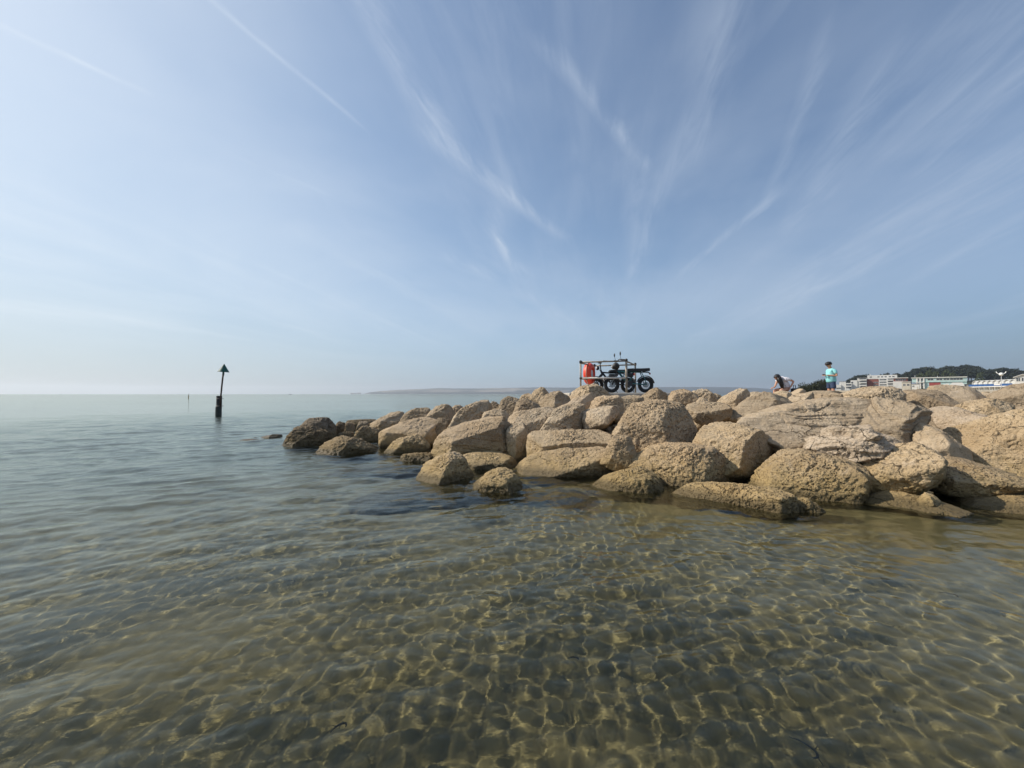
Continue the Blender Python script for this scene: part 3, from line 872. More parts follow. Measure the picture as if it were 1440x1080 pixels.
rock('dark weedy undercut boulder right of the smooth golden hump', [(1300, 662), (1315, 644), (1323, 639), (1343, 645), (1359, 650), (1373, 657), (1398, 667), (1422, 672), (1452, 678), (1454, 690), (1432, 693), (1407, 695), (1368, 698), (1337, 695), (1310, 686)], 5.25, T=.55, drop=.10, pit=.9, grey=.3, weedy=1, bed=.3,
     facets=[(-5, 62, .60), (15, -22, .62), (-45, 5, .85)], p=16)
rock('long low yellow rock slanting into the water, front right', [(960, 688), (972, 679), (1000, 679), (1050, 684), (1080, 688), (1110, 695), (1124, 701), (1130, 712), (1127, 725), (1122, 728), (1100, 725), (1060, 713), (1010, 701), (975, 693)], (5.75, 4.75), T=.28, drop=.3, pit=1, grey=.05, weedy=.1,
     facets=[(-10, 50, .75), (0, 10, .9), (60, 10, .9)], p=14)
rock('small stone end poking from the water right of the long low yellow rock', [(1116, 701), (1130, 700), (1143, 706), (1153, 713), (1150, 718), (1136, 721), (1122, 722)], 4.95, T=.15, drop=.2, pit=.8, grey=.1, weedy=.2)
rock('low flat brown rock at the front right, half under water', [(1206, 706), (1225, 695), (1245, 691), (1262, 694), (1285, 697), (1300, 700), (1325, 707), (1350, 716), (1375, 724), (1350, 727), (1300, 727), (1250, 719), (1220, 711)], 5.0, T=0.3, drop=.06, pit=.7, grey=.3, weedy=.4, facets=[(0, 72, .6), (0, 30, .9)])
rock('small stone on the low flat brown rock under the undercut boulder', [(1292, 702), (1300, 692.5), (1311, 696), (1319, 704), (1311, 708)], 5.0, T=.12, drop=.1, pit=.6, grey=.2)
rock('low wet ledge at the right edge of the waterline', [(1337, 704), (1350, 698), (1375, 700), (1400, 697), (1460, 693), (1470, 724), (1420, 724), (1390, 716), (1355, 710)], 5.0, T=.5, drop=.25, pit=.5, grey=.2, weedy=.7, wetness=.15, bed=.4, facets=[(0, 70, .6), (0, 30, .9)])
rock('huge smooth golden boulder at the right edge', [(1321, 609), (1340, 600), (1365, 597), (1393, 593), (1407, 587), (1440, 575), (1500, 560), (1520, 700), (1440, 684), (1400, 669), (1392, 662), (1360, 645), (1343, 624)], 5.9, T=1.0, drop=.3, pit=.55, grey=.12, bed=.25,
     facets=[(-30, 40, .60), (-20, 65, .75), (0, 10, .9)], p=12)
rock('flat grey slab above the huge golden boulder', [(1303, 577), (1318, 569), (1340, 571), (1357, 576), (1379, 582), (1396, 587), (1402, 592), (1388, 600), (1355, 603), (1332, 610), (1322, 606), (1311, 593)], 7.1, T=.6, drop=.25, pit=.3, grey=.8, bed=.5, facets=[(-15, 55, .58), (-30, 15, .85)], p=16)
rock('golden lumpy boulder under the right-hand top boulder', [(1342, 573), (1358, 564), (1379, 560), (1401, 561), (1415, 565), (1426, 571), (1422, 579), (1407, 585), (1393, 588), (1365, 582)], 7.7, T=.5, drop=.25, pit=.7, grey=.25, rough=1.2)
rock('topmost grey boulder at the right edge in front of the beach huts', [(1389, 560), (1400, 550), (1420, 542), (1440, 539.5), (1472, 541), (1478, 568), (1440, 569), (1425, 567), (1409, 563)], 8.4, T=.7, drop=.2, pit=.4, grey=.6, bed=.4, facets=[(-20, 55, .65), (10, -5, .8)], p=16)
rock('small stone tucked beneath the topmost grey boulder at the right edge', [(1421, 577), (1430, 568), (1445, 567), (1472, 570), (1472, 587), (1430, 586)], 7.9, T=.4, drop=.2, pit=.5, grey=.5)
rock('grey dome-shaped crest boulder in front of the teal building', [(1300, 553), (1309, 544), (1318, 542.3), (1345, 542.3), (1365, 548), (1380, 558), (1370, 563), (1351, 567), (1342, 564), (1320, 558)], 9.4, T=.7, drop=.3, pit=.4, grey=.65, bed=.4, p=9)
rock('flat brown slab between the pale crackled boulder and the grey dome boulder', [(1268, 552), (1275, 549), (1301, 550), (1337, 558), (1348, 566), (1343, 572), (1318, 571), (1305, 573), (1290, 573), (1285, 565), (1272, 560)], 8.8, T=.6, drop=.3, pit=.7, grey=.6, p=14)
rock('far brown crest stone seen below the beach huts', [(1370, 558), (1380, 552), (1390, 551), (1398, 556), (1390, 560)], 13.0, T=.4, drop=.4, pit=.5, grey=.4)

# ---- wet slabs awash beyond the left tip
rock('black wet slab awash left of the breakwater tip', [(327, 621), (340, 618.6), (355, 616), (369, 617.3), (362, 619), (345, 621.5)], 12.3, T=.35, drop=.2, pit=.3, wetness=1, weedy=1, grey=.2, group='wet slabs awash off the tip', name='awash_slab')
rock('small black wet slab awash behind the larger awash slab', [(353, 615), (358, 613.6), (364, 614), (366, 615.3), (358, 616)], 13.2, T=.2, drop=.2, pit=.3, wetness=1, weedy=1, grey=.2, group='wet slabs awash off the tip', name='awash_slab')

rock('thin dark wet slab awash nearest the left tip boulder', [(368, 612), (376, 609.2), (388, 607.6), (396, 608), (391, 611), (378, 613)], 13.3, T=.3, drop=.2, pit=.3, wetness=1, weedy=1, grey=.2, group='wet slabs awash off the tip', name='awash_slab')

for o in ROCKS:
    if o['category'] == 'awash slab':
        o.location.z -= 0.075 if 'thin dark' in o['label'] else 0.035

# ---- weedy rocks lying just under the surface
for (lab, pts, Y) in [('dark weedy rock under the water left of the pyramid rock', [(500, 716), (530, 703), (570, 699), (600, 703), (590, 716), (540, 722)], 5.6),
                      ('dark sunken rock at the foot of the pyramid rock', [(560, 706), (600, 692), (650, 690), (668, 700), (640, 712), (590, 714)], 5.9),
                      ('dark sunken rock in front of the broad flat waterline slab', [(772, 700), (785, 686), (810, 684), (826, 696), (822, 722), (785, 724)], 5.7),
                      ('dark sunken rock right of the low yellow barnacled rock', [(940, 704), (950, 692), (975, 694), (1000, 706), (985, 722), (955, 718)], 5.6),
                      ('long dark sunken rock beyond the half-sunk left boulder', [(470, 664), (500, 654), (560, 652), (600, 658), (580, 666), (510, 669)], 7.8)]:
    o = rock(lab, pts, Y, T=.4, drop=.3, pit=.5, grey=.3, weedy=1, wetness=1, name='sunken_rock', group='sunken rocks off the waterline')
    o.location.z = -0.10 - max(v.co.z for v in o.data.vertices)

# ------------------------------------------------------------------ the bank of smaller rubble the boulders lie on
front = [(-6.6, 12.9), (-5.0, 12.3), (-3.4, 11.0), (-2.2, 9.6), (-0.9, 8.9), (0.3, 7.7), (1.4, 7.5), (2.6, 7.0), (3.2, 6.9), (4.1, 6.3), (5.4, 6.0), (7.4, 6.2), (10, 6.4), (16, 6.0), (40, 4.0)]
backl = [(40, 30), (24, 27), (16, 23), (10, 19.5), (6, 17.2), (2, 16), (-2, 15.2), (-5, 14.4)]
poly = np.array(front + backl)


def poly_dist(X, Y):
    d = np.full(X.shape, 1e9)
    ins = np.zeros(X.shape, bool)
    n = len(poly)
    for i in range(n):
        x1, y1 = poly[i]
        x2, y2 = poly[(i + 1) % n]
        ex, ey = x2 - x1, y2 - y1
        tt = np.clip(((X - x1) * ex + (Y - y1) * ey) / (ex * ex + ey * ey), 0, 1)
        d = np.minimum(d, np.hypot(X - x1 - tt * ex, Y - y1 - tt * ey))
        c = ((y1 > Y) != (y2 > Y)) & (X < (x2 - x1) * (Y - y1) / (y2 - y1 + 1e-12) + x1)
        ins ^= c
    return np.where(ins, d, -d)


def bank_z(X, Y):
    d = poly_dist(X, Y)
    top = 1.40 - 0.25 * np.clip((X - 6) / 5, 0, 1) - 0.75 * np.clip((0.5 - X) / 5, 0, 1)
    z = -1.0 + (top + 1.0) * (1 - np.exp(-np.clip(d, 0, None) / 2.3))
    z = np.where(d < 0, -1.0 + d * 0.8, z)
    Pn = np.stack([X, Y, 0 * X], -1).reshape(-1, 3)
    wob = (0.10 * fbm(Pn * 1.3, 4) + 0.03 * fbm(Pn * 5, 3)).reshape(X.shape)
    flat = np.clip(1 - np.hypot((X - 3.4) / 2.6, (Y - 12.6) / 2.0), 0, 1)
    flat = np.maximum(flat, np.clip(1.6 - np.hypot(X - 14, Y - 17), 0, 1))
    return z + wob * (1 - np.clip(flat * 3, 0, 1))


gx, gy = np.meshgrid(np.arange(-8, 40, 0.14), np.arange(3.5, 30, 0.14), indexing='ij')
gz = bank_z(gx, gy)
co = np.stack([gx, gy, np.maximum(gz, -2.5)], -1).reshape(-1, 3)
ni, nj = gx.shape
idx = np.arange(ni * nj).reshape(ni, nj)
q = np.stack([idx[:-1, :-1], idx[1:, :-1], idx[1:, 1:], idx[:-1, 1:]], -1).reshape(-1, 4)
keep = (gz > -1.3).ravel()[q].all(1)
bank = link('rubble_bank', np_mesh('rubble_bank', co, q[keep], 4, MAT_ROCK))
bank['pitting'], bank['greyness'], bank['bedding'], bank['weedy'], bank['wetness'] = 0.8, 0.45, 0.2, 0.3, 0.2
tag(bank, kind='structure')
bank.cycles.is_caustics_receiver = True


def ground_at(x, y):
    return float(bank_z(np.array([[x]]), np.array([[y]]))[0, 0])


# rubble wedged between and under the boulders: small broken stones nobody could count
rs = np.random.RandomState(99)
V3, F3 = sphere(3)
vs, fs, nb = [], [], 0
for k in range(420):
    px, py = rs.uniform(470, 1440), rs.uniform(556, 715)
    a, c = ray(px, py)
    Ys = np.linspace(4.4, 15, 160)
    Zr = CAM_H + c * Ys
    Zb = bank_z((a * Ys)[None, :], Ys[None, :])[0]
    hit = np.nonzero(Zr < Zb)[0]
    if len(hit) == 0:
        continue
    Yk = Ys[hit[0]]
    sz_ = rs.uniform(.07, .22)
    n_ = rs.randn(9, 3)
    n_ /= np.linalg.norm(n_, axis=1)[:, None]
    d_ = rs.uniform(.55, 1.0, 9)
    r_ = np.power(np.sum(np.power(np.clip(V3 @ n_.T, 0, None) / d_, 16), 1) + 1e-9, -1 / 16.)
    r_ = np.minimum(r_, 1.3) * (1 + .06 * fbm(V3 * 3 + k, 3))
    co = V3 * r_[:, None] * sz_ * np.array([1.2, 1.0, .8])
    ca, sa = math.cos(k), math.sin(k)
    co = np.stack([co[:, 0] * ca - co[:, 1] * sa, co[:, 0] * sa + co[:, 1] * ca, co[:, 2]], -1)
    vs.append(co + np.array([a * Yk, Yk, CAM_H + c * Yk + sz_ * .25]))
    fs.append(F3 + nb)
    nb += len(co)
rub = link('rubble', np_mesh('rubble', np.vstack(vs), np.vstack(fs), 3, MAT_ROCK))
rub['pitting'], rub['greyness'], rub['bedding'], rub['weedy'], rub['wetness'] = 0.6, 0.5, 0.2, 0.3, 0.1
tag(rub, kind='stuff')
rub.cycles.is_caustics_receiver = True
# ------------------------------------------------------------------ mesh builder
class MB:
    """collects boxes, tubes, lathes, quads; build() links them as ONE mesh object"""
    def __init__(self):
        self.v, self.f = [], []

    def box(self, x0, x1, y0, y1, z0, z1):
        b = len(self.v)
        self.v += [(x, y, z) for z in (z0, z1) for y in (y0, y1) for x in (x0, x1)]
        self.f += [tuple(b + i for i in q) for q in ((0, 2, 3, 1), (4, 5, 7, 6), (0, 1, 5, 4), (2, 6, 7, 3), (0, 4, 6, 2), (1, 3, 7, 5))]
        return self

    def prism(self, pts, y0, y1):
        """pts (x,z) counter-clockwise, extruded along y"""
        b, n = len(self.v), len(pts)
        self.v += [(x, y0, z) for x, z in pts] + [(x, y1, z) for x, z in pts]
        self.f.append(tuple(b + i for i in range(n)))
        self.f.append(tuple(b + n + i for i in reversed(range(n))))
        for i in range(n):
            j = (i + 1) % n
            self.f.append((b + j, b + i, b + n + i, b + n + j))
        return self

    def tube(self, path, r, n=10, cap=True):
        path = [Vector(p) for p in path]
        rr = r if isinstance(r, (list, tuple)) else [r] * len(path)
        b0 = len(self.v)
        prev = None
        for i, p in enumerate(path):
            d = (path[min(i + 1, len(path) - 1)] - path[max(i - 1, 0)]).normalized()
            if prev is None:
                a = d.orthogonal().normalized()
            else:
                a = (prev - d * prev.dot(d)).normalized()
            prev = a
            c = d.cross(a)
            for k in range(n):
                t_ = 2 * math.pi * k / n
                self.v.append(tuple(p + (a * math.cos(t_) + c * math.sin(t_)) * rr[i]))
        for i in range(len(path) - 1):
            for k in range(n):
                k2 = (k + 1) % n
                self.f.append((b0 + i * n + k, b0 + i * n + k2, b0 + (i + 1) * n + k2, b0 + (i + 1) * n + k))
        if cap:
            self.f.append(tuple(b0 + k for k in reversed(range(n))))
            e = b0 + (len(path) - 1) * n
            self.f.append(tuple(e + k for k in range(n)))
        return self

    def torus(self, c, axis, R1, r, n=28, m=8, sq=1.0, a0=0.0, a1=2 * math.pi):
        axis = Vector(axis).normalized()
        u = axis.orthogonal().normalized()
        w_ = axis.cross(u)
        c = Vector(c)
        full = abs(a1 - a0 - 2 * math.pi) < 1e-6
        N = n if full else n + 1
        b = len(self.v)
        for i in range(N):
            a = a0 + (a1 - a0) * i / n
            d = u * math.cos(a) + w_ * math.sin(a)
            for j in range(m):
                t_ = 2 * math.pi * j / m
                self.v.append(tuple(c + d * (R1 + r * math.cos(t_)) + axis * (r * sq * math.sin(t_))))
        for i in range(n):
            i2 = (i + 1) % N
            for j in range(m):
                j2 = (j + 1) % m
                self.f.append((b + i * m + j, b + i2 * m + j, b + i2 * m + j2, b + i * m + j2))
        return self

    def lathe(self, prof, c=(0, 0, 0), n=16):
        b = len(self.v)
        for (r, z) in prof:
            for k in range(n):
                a = 2 * math.pi * k / n
                self.v.append((c[0] + r * math.cos(a), c[1] + r * math.sin(a), c[2] + z))
        for i in range(len(prof) - 1):
            for k in range(n):
                k2 = (k + 1) % n
                self.f.append((b + i * n + k, b + i * n + k2, b + (i + 1) * n + k2, b + (i + 1) * n + k))
        self.f.append(tuple(b + k for k in reversed(range(n))))
        e = b + (len(prof) - 1) * n
        self.f.append(tuple(e + k for k in range(n)))
        return self

    def ball(self, c, r, sx=1, sy=1, sz=1, n=12, m=7):
        prof = []
        b = len(self.v)
        for i in range(m + 1):
            a = math.pi * i / m
            for k in range(n):
                t_ = 2 * math.pi * k / n
                self.v.append((c[0] + r * sx * math.sin(a) * math.cos(t_), c[1] + r * sy * math.sin(a) * math.sin(t_), c[2] + r * sz * math.cos(a)))
        for i in range(m):
            for k in range(n):
                k2 = (k + 1) % n
                self.f.append((b + i * n + k, b + (i + 1) * n + k, b + (i + 1) * n + k2, b + i * n + k2))
        return self

    def build(self, name, mat, parent=None, smooth=False, bevel=0.0):
        o = mesh_obj(name, self.v, self.f, mat, parent, smooth)
        if bevel > 0:
            md = o.modifiers.new('bevel', 'BEVEL')
            md.width = bevel
            md.segments = 2
            md.limit_method = 'ANGLE'
        return o


M = {}
M['white'] = principled('white_render', (0.60, 0.59, 0.56), 0.7, var=0.06, vscale=0.6)
M['cream'] = principled('cream_render', (0.48, 0.44, 0.36), 0.75, var=0.1, vscale=0.6)
M['teal_wall'] = principled('pale_teal_cladding', (0.36, 0.50, 0.50), 0.6, var=0.1, vscale=0.5)
M['brick_red'] = principled('red_brown_cladding', (0.20, 0.062, 0.045), 0.8, var=0.15, vscale=1.2)
M['red_door'] = principled('red_door_paint', (0.26, 0.045, 0.04), 0.6)
M['glass'] = principled('dark_window_glass', (0.035, 0.045, 0.055), 0.08, spec=0.8)
M['roof_grey'] = principled('grey_flat_roof', (0.32, 0.31, 0.30), 0.8, var=0.1)
M['dark_grey'] = principled('dark_grey_panel', (0.08, 0.085, 0.09), 0.7, var=0.2)
M['blue'] = principled('royal_blue_panel', (0.020, 0.085, 0.26), 0.5, var=0.15, vscale=0.7)
M['canvas'] = principled('white_canvas', (0.62, 0.61, 0.59), 0.8, var=0.04)
M['lamp_white'] = principled('lamp_globe_white', (0.8, 0.8, 0.78), 0.25)
M['pole'] = principled('pale_lamp_post', (0.55, 0.56, 0.57), 0.5)


def leaf_mat(name, c0, c1):
    m = bpy.data.materials.new(name)
    m.use_nodes = True
    t = NT(m.node_tree)
    b = t.n('ShaderNodeBsdfPrincipled')
    geo = t.n('ShaderNodeNewGeometry')
    nz = t.noise(geo.outputs['Position'], 0.35, 4, 0.6)
    f = t.math('ADD', t.math('MULTIPLY', geo.outputs['Random Per Island'], 0.6), t.math('MULTIPLY', t.ramp(nz, 0.35, 0.65), 0.4))
    t.set(b, 'Base Color', t.mix(f, rgb(*c0), rgb(*c1)))
    b.inputs['Roughness'].default_value = 0.75
    b.inputs['Specular IOR Level'].default_value = 0.2
    t.n('ShaderNodeOutputMaterial', ins={0: b.outputs[0]})
    return m


M['pine'] = leaf_mat('pine_needles', (0.010, 0.016, 0.010), (0.028, 0.038, 0.020))
M['shrub'] = leaf_mat('shrub_leaves', (0.020, 0.026, 0.014), (0.050, 0.055, 0.026))
M['greenleaf'] = leaf_mat('lighter_leaves', (0.030, 0.042, 0.015), (0.065, 0.078, 0.028))
M['bark'] = principled('bark', (0.09, 0.065, 0.045), 0.9, var=0.3)

# ------------------------------------------------------------------ mainland shore and wooded hill on the right
th = np.radians(np.concatenate([np.linspace(35.2, 62, 150), np.linspace(63, 78, 20)]))
rr = 30 * (1200 / 30) ** np.linspace(0, 1, 130)
RR_, TT_ = np.meshgrid(rr, th, indexing='ij')
LX, LY = RR_ * np.sin(TT_), RR_ * np.cos(TT_)


def land_z(X, Y):
    ang = np.degrees(np.arctan2(X, Y))
    inl = np.clip((ang - 36.0) / 3.0, 0, 1)
    inl = inl * inl * (3 - 2 * inl)
    base = 1.0 + 0.0105 * np.clip(Y - 20, 0, 380)
    z = -1.2 + inl * (base + 1.2)
    hill = np.interp(ang, [38, 42, 44, 46, 49, 51, 54, 60, 70], [0, 0, 4, 11, 15, 18, 16, 16, 14])
    s = np.clip((Y - 470) / 90, 0, 1)
    s = s * s * (3 - 2 * s)
    Pn = np.stack([X * 0.02, Y * 0.02, 0 * X], -1).reshape(-1, 3)
    return z + hill * s + inl * 0.5 * fbm(Pn, 3).reshape(X.shape)


LZ = land_z(LX, LY)
nr_, nt_ = LX.shape
idx = np.arange(nr_ * nt_).reshape(nr_, nt_)
q = np.stack([idx[:-1, :-1], idx[:-1, 1:], idx[1:, 1:], idx[1:, :-1]], -1).reshape(-1, 4)
m = bpy.data.materials.new('shore_sand_and_scrub')
m.use_nodes = True
t = NT(m.node_tree)
b = t.n('ShaderNodeBsdfPrincipled')
geo = t.n('ShaderNodeNewGeometry')
sy = t.n('ShaderNodeSeparateXYZ', ins={0: geo.outputs['Position']})
nz = t.noise(geo.outputs['Position'], 0.08, 5, 0.6)
nf = t.noise(geo.outputs['Position'], 1.5, 5, 0.6)
sand = t.mix(nf, rgb(0.36, 0.29, 0.19), rgb(0.46, 0.38, 0.26))
scrub = t.mix(nf, rgb(0.018, 0.026, 0.012), rgb(0.05, 0.058, 0.024))
fac = t.ramp(t.math('ADD', sy.outputs[1], t.math('MULTIPLY', t.math('SUBTRACT', nz, 0.5), 120)), 400, 480)
t.set(b, 'Base Color', t.mix(fac, sand, scrub))
b.inputs['Roughness'].default_value = 0.95
t.n('ShaderNodeOutputMaterial', ins={0: b.outputs[0]})
shore = link('shore', np_mesh('shore', np.stack([LX, LY, LZ], -1).reshape(-1, 3), q, 4, m))
if shore.data.polygons[200].normal.z < 0:
    shore.data.flip_normals()
tag(shore, kind='structure')


def land_at(x, y):
    return float(land_z(np.array([[x]]), np.array([[y]]))[0, 0])


# ------------------------------------------------------------------ headland across the bay, with chalk stacks
prof = [(506, 555.5), (514, 553.2), (520, 551.8), (535, 550.2), (560, 548.4), (590, 547.2), (618, 545.6), (640, 546.2), (680, 546.0), (720, 545.2), (760, 544.6), (800, 545.0), (850, 544.9), (905, 544.0), (960, 544.2), (1000, 543.9), (1035, 544.4), (1062, 545.2), (1088, 547.0), (1110, 548.5), (1128, 551.0), (1150, 553.5), (1160, 555.5)]
YH = 6000.0
pxs = np.linspace(506, 1160, 260)
tops = np.interp(pxs, [p[0] for p in prof], [p[1] for p in prof])
rows = np.linspace(0, 1, 26)
HX, HY, HZ = [], [], []
for k, s in enumerate(rows):
    Yk = YH + 1500 * s * (0.35 + 0.65 * np.clip((pxs - 506) / 120, 0, 1))
    a = (pxs - 720) / F_PX
    shape = np.interp(s, [0, 0.02, 0.25, 0.6, 0.85, 1.0], [-0.05, 0.16, 0.42, 0.85, 1.0, 0.85])
    zt = (554.0 - tops) / F_PX * (YH + 1200) + CAM_H
    Pn = np.stack([pxs * 0.035, np.full_like(pxs, s * 6), 0 * pxs], -1)
    z = zt * shape * (1 + 0.10 * fbm(Pn, 3) * (1 if 0 < s < 0.8 else 0)) - (6 if s == 0 else 0)
    HX.append(a * Yk)
    HY.append(Yk)
    HZ.append(np.maximum(z, -3.0))
HX, HY, HZ = map(np.array, (HX, HY, HZ))
nr_, nt_ = HX.shape
idx = np.arange(nr_ * nt_).reshape(nr_, nt_)
q = np.stack([idx[:-1, :-1], idx[:-1, 1:], idx[1:, 1:], idx[1:, :-1]], -1).reshape(-1, 4)
m = bpy.data.materials.new('far_fields_and_woods')
m.use_nodes = True
t = NT(m.node_tree)
b = t.n('ShaderNodeBsdfPrincipled')
geo = t.n('ShaderNodeNewGeometry')
mp = t.n('ShaderNodeMapping', ins={0: geo.outputs['Position']})
mp.inputs['Scale'].default_value = (0.0018, 0.0042, 0.0)
vo = t.n('ShaderNodeTexVoronoi', ins={'Vector': mp.outputs[0], 'Scale': 1.0})
vr = t.n('ShaderNodeSeparateColor', ins={0: vo.outputs['Color']})
sp = t.n('ShaderNodeSeparateXYZ', ins={0: geo.outputs['Position']})
field = t.mix(t.ramp(vr.outputs[0], 0.55, 0.75), rgb(0.032, 0.046, 0.046), rgb(0.17, 0.150, 0.125))
field = t.mix(t.ramp(vr.outputs[1], 0.70, 0.74), field, rgb(0.26, 0.22, 0.17))
wood_dim = t.ramp(t.noise(geo.outputs['Position'], 0.0022, 4, 0.6), 0.50, 0.55)
low = t.ramp(t.math('ADD', sp.outputs[2], t.math('MULTIPLY', t.noise(geo.outputs['Position'], 0.004, 3, 0.5), 20.0)), 46, 36)
wood_dim = t.math('MAXIMUM', wood_dim, low)
wood_dim = t.math('MAXIMUM', wood_dim, t.math('MULTIPLY', t.ramp(sp.outputs[0], 1900, 2700), 0.85))  # right end darkened in colour for its weaker haze glow
colh = t.mix(wood_dim, field, rgb(0.010, 0.020, 0.022))
cliff = t.math('MULTIPLY', t.ramp(sp.outputs[0], -1500, -1750), t.ramp(t.noise(geo.outputs['Position'], 0.008, 2, 0.5), 0.56, 0.60))
cliff = t.math('MULTIPLY', cliff, t.ramp(sp.outputs[2], 16, 9))
colh = t.mix(cliff, colh, rgb(0.40, 0.39, 0.36))
t.set(b, 'Base Color', colh)
b.inputs['Roughness'].default_value = 1.0
b.inputs['Specular IOR Level'].default_value = 0.0
t.n('ShaderNodeOutputMaterial', ins={0: b.outputs[0]})
head = link('headland', np_mesh('headland', np.stack([HX, HY, HZ], -1).reshape(-1, 3), q, 4, m))
if head.data.polygons[3000].normal.z < 0:
    head.data.flip_normals()
tag(head, kind='structure')
M['chalk'] = principled('chalk', (0.40, 0.39, 0.35), 0.9, var=0.35, vscale=0.05)
for (px0, px1, pt, lab) in [(493.0, 500.5, 552.6, 'outer chalk sea stack standing alone off the headland'), (503.0, 507.5, 552.2, 'inner chalk sea stack nearer to the headland cliff')]:
    V, Fc = sphere(3)
    c = at((px0 + px1) / 2, 554, YH)
    wd = (px1 - px0) / F_PX * YH / 2
    hh = (554.3 - pt) / F_PX * YH
    r = np.power(np.sum(np.abs(V * [1, 1, 1]) ** 6, 1), -1 / 6.)
    co = V * r[:, None] * [wd, wd, hh]
    co *= (1 + 0.14 * fbm(V * 3 + px0, 3))[:, None]
    co[:, 2] = np.maximum(co[:, 2], -3.0)
    o = link('sea_stack', np_mesh('sea_stack', co, Fc, 3, M['chalk'], smooth=False))
    o.location = (c.x, c.y, 0)
    tag(o, lab, 'sea stack', 'chalk stacks off the headland')

# ------------------------------------------------------------------ trees


def leaf_cloud(clumps, n, size, seed, flat=0.6):
    rs = np.random.RandomState(seed)
    cl = np.array([c[:3] for c in clumps])
    rad = np.array([c[3:6] for c in clumps])
    wt = rad.prod(1) ** (2 / 3.)
    k = rs.choice(len(cl), n, p=wt / wt.sum())
    d = rs.randn(n, 3)
    d /= np.linalg.norm(d, axis=1)[:, None]
    rr_ = rs.rand(n) ** 0.28
    c = cl[k] + d * rad[k] * rr_[:, None] * (1 + 0.16 * rs.randn(n))[:, None]
    nrm = d + 0.7 * rs.randn(n, 3)
    nrm[:, 2] += flat
    nrm /= np.linalg.norm(nrm, axis=1)[:, None]
    a = np.cross(nrm, rs.randn(n, 3))
    a /= np.linalg.norm(a, axis=1)[:, None]
    b_ = np.cross(nrm, a)
    s = size * (0.55 + 0.9 * rs.rand(n))
    a *= (s * 0.5)[:, None]
    b_ *= (s * 0.32)[:, None]
    co = np.stack([c - a, c - b_ * 1.0, c + a, c + b_], 1).reshape(-1, 3)
    q_ = np.arange(n * 4).reshape(-1, 4)
    return co, q_


def tree_proto(kind, seed, H, n, leaf, mat):
    rs = random.Random(seed)
    root = empty(kind)
    mb = MB()
    lean = rs.uniform(-0.06, 0.06) * H
    top = (lean, rs.uniform(-.03, .03) * H, H * 0.72)
    mb.tube([(0, 0, -0.6), (lean * .3, 0, H * .3), (lean * .7, 0, H * .5), top], [H * .028, H * .022, H * .017, H * .008], 7)
    clumps = []
    nb = 9
    for i in range(nb):
        a = i * 2.4 + rs.uniform(-.4, .4)
        h0 = H * rs.uniform(.18, .62)
        L = H * rs.uniform(.20, .42)
        e = (lean * .6 + math.cos(a) * L, math.sin(a) * L, h0 + H * rs.uniform(.10, .24))
        mb.tube([(lean * h0 / H, 0, h0), ((lean * h0 / H + e[0]) / 2, e[1] / 2, (h0 + e[2]) / 2 - H * .02), e], [H * .012, H * .009, H * .004], 5)
        s = H * rs.uniform(.15, .25)
        clumps.append((e[0], e[1], e[2] + s * .2, s * 1.15, s * 1.15, s * rs.uniform(.55, .8)))
    for i in range(4):
        s = H * rs.uniform(.13, .2)
        clumps.append((lean + rs.uniform(-.12, .12) * H, rs.uniform(-.12, .12) * H, H * rs.uniform(.72, .86), s * 1.2, s * 1.2, s * .7))
    mb.build('trunk', M['bark'], root, smooth=True)
    co, q_ = leaf_cloud(clumps, n, leaf, seed)
    cr = link('crown', np_mesh('crown', co, q_, 4, mat, smooth=False), root)
    return root


def bush_proto(kind, seed, H, W, n, leaf, mat):
    rs = random.Random(seed)
    root = empty(kind)
    mb = MB()
    clumps = []
    for i in range(10):
        a = i * 2.4
        d = W * .5 * rs.uniform(.1, .75)
        h = H * rs.uniform(.35, .8)
        e = (math.cos(a) * d, math.sin(a) * d * .7, h)
        mb.tube([(0.05 * math.cos(a), 0.05 * math.sin(a), -0.4), (e[0] * .5, e[1] * .5, h * .55), e], [H * .016, H * .011, H * .004], 5)
        s = H * rs.uniform(.22, .34)
        clumps.append((e[0], e[1], e[2] - s * .2, s * 1.2, s * 1.2, s * .95))
        clumps.append((e[0] * 1.1, e[1] * 1.1, h * .45, s * 1.1, s * 1.1, h * .45))
    mb.build('trunk', M['bark'], root, smooth=True)
    co, q_ = leaf_cloud(clumps, n, leaf, seed, 0.3)
    link('crown', np_mesh('crown', co, q_, 4, mat, smooth=False), root)
    return root


def copy_tree(o, parent=None):
    c = o.copy()
    COL.objects.link(c)
    if parent:
        c.parent = parent
    for ch in [x for x in o.children]:
        copy_tree(ch, c)
    return c


used_proto = set()


def place(proto, loc, rz, sc_, label, cat, group=None):
    o = proto if proto.name not in used_proto else copy_tree(proto)
    used_proto.add(proto.name)
    o.location = loc
    o.rotation_euler = (0, 0, rz)
    o.scale = sc_ if isinstance(sc_, tuple) else (sc_,) * 3
    o['label'], o['category'] = label, cat
    if group:
        o['group'] = group
    return o


pines = [tree_proto('pine_tree', 40 + i, 14.0, 2200, 1.3, M['pine']) for i in range(4)]
rs = random.Random(5)
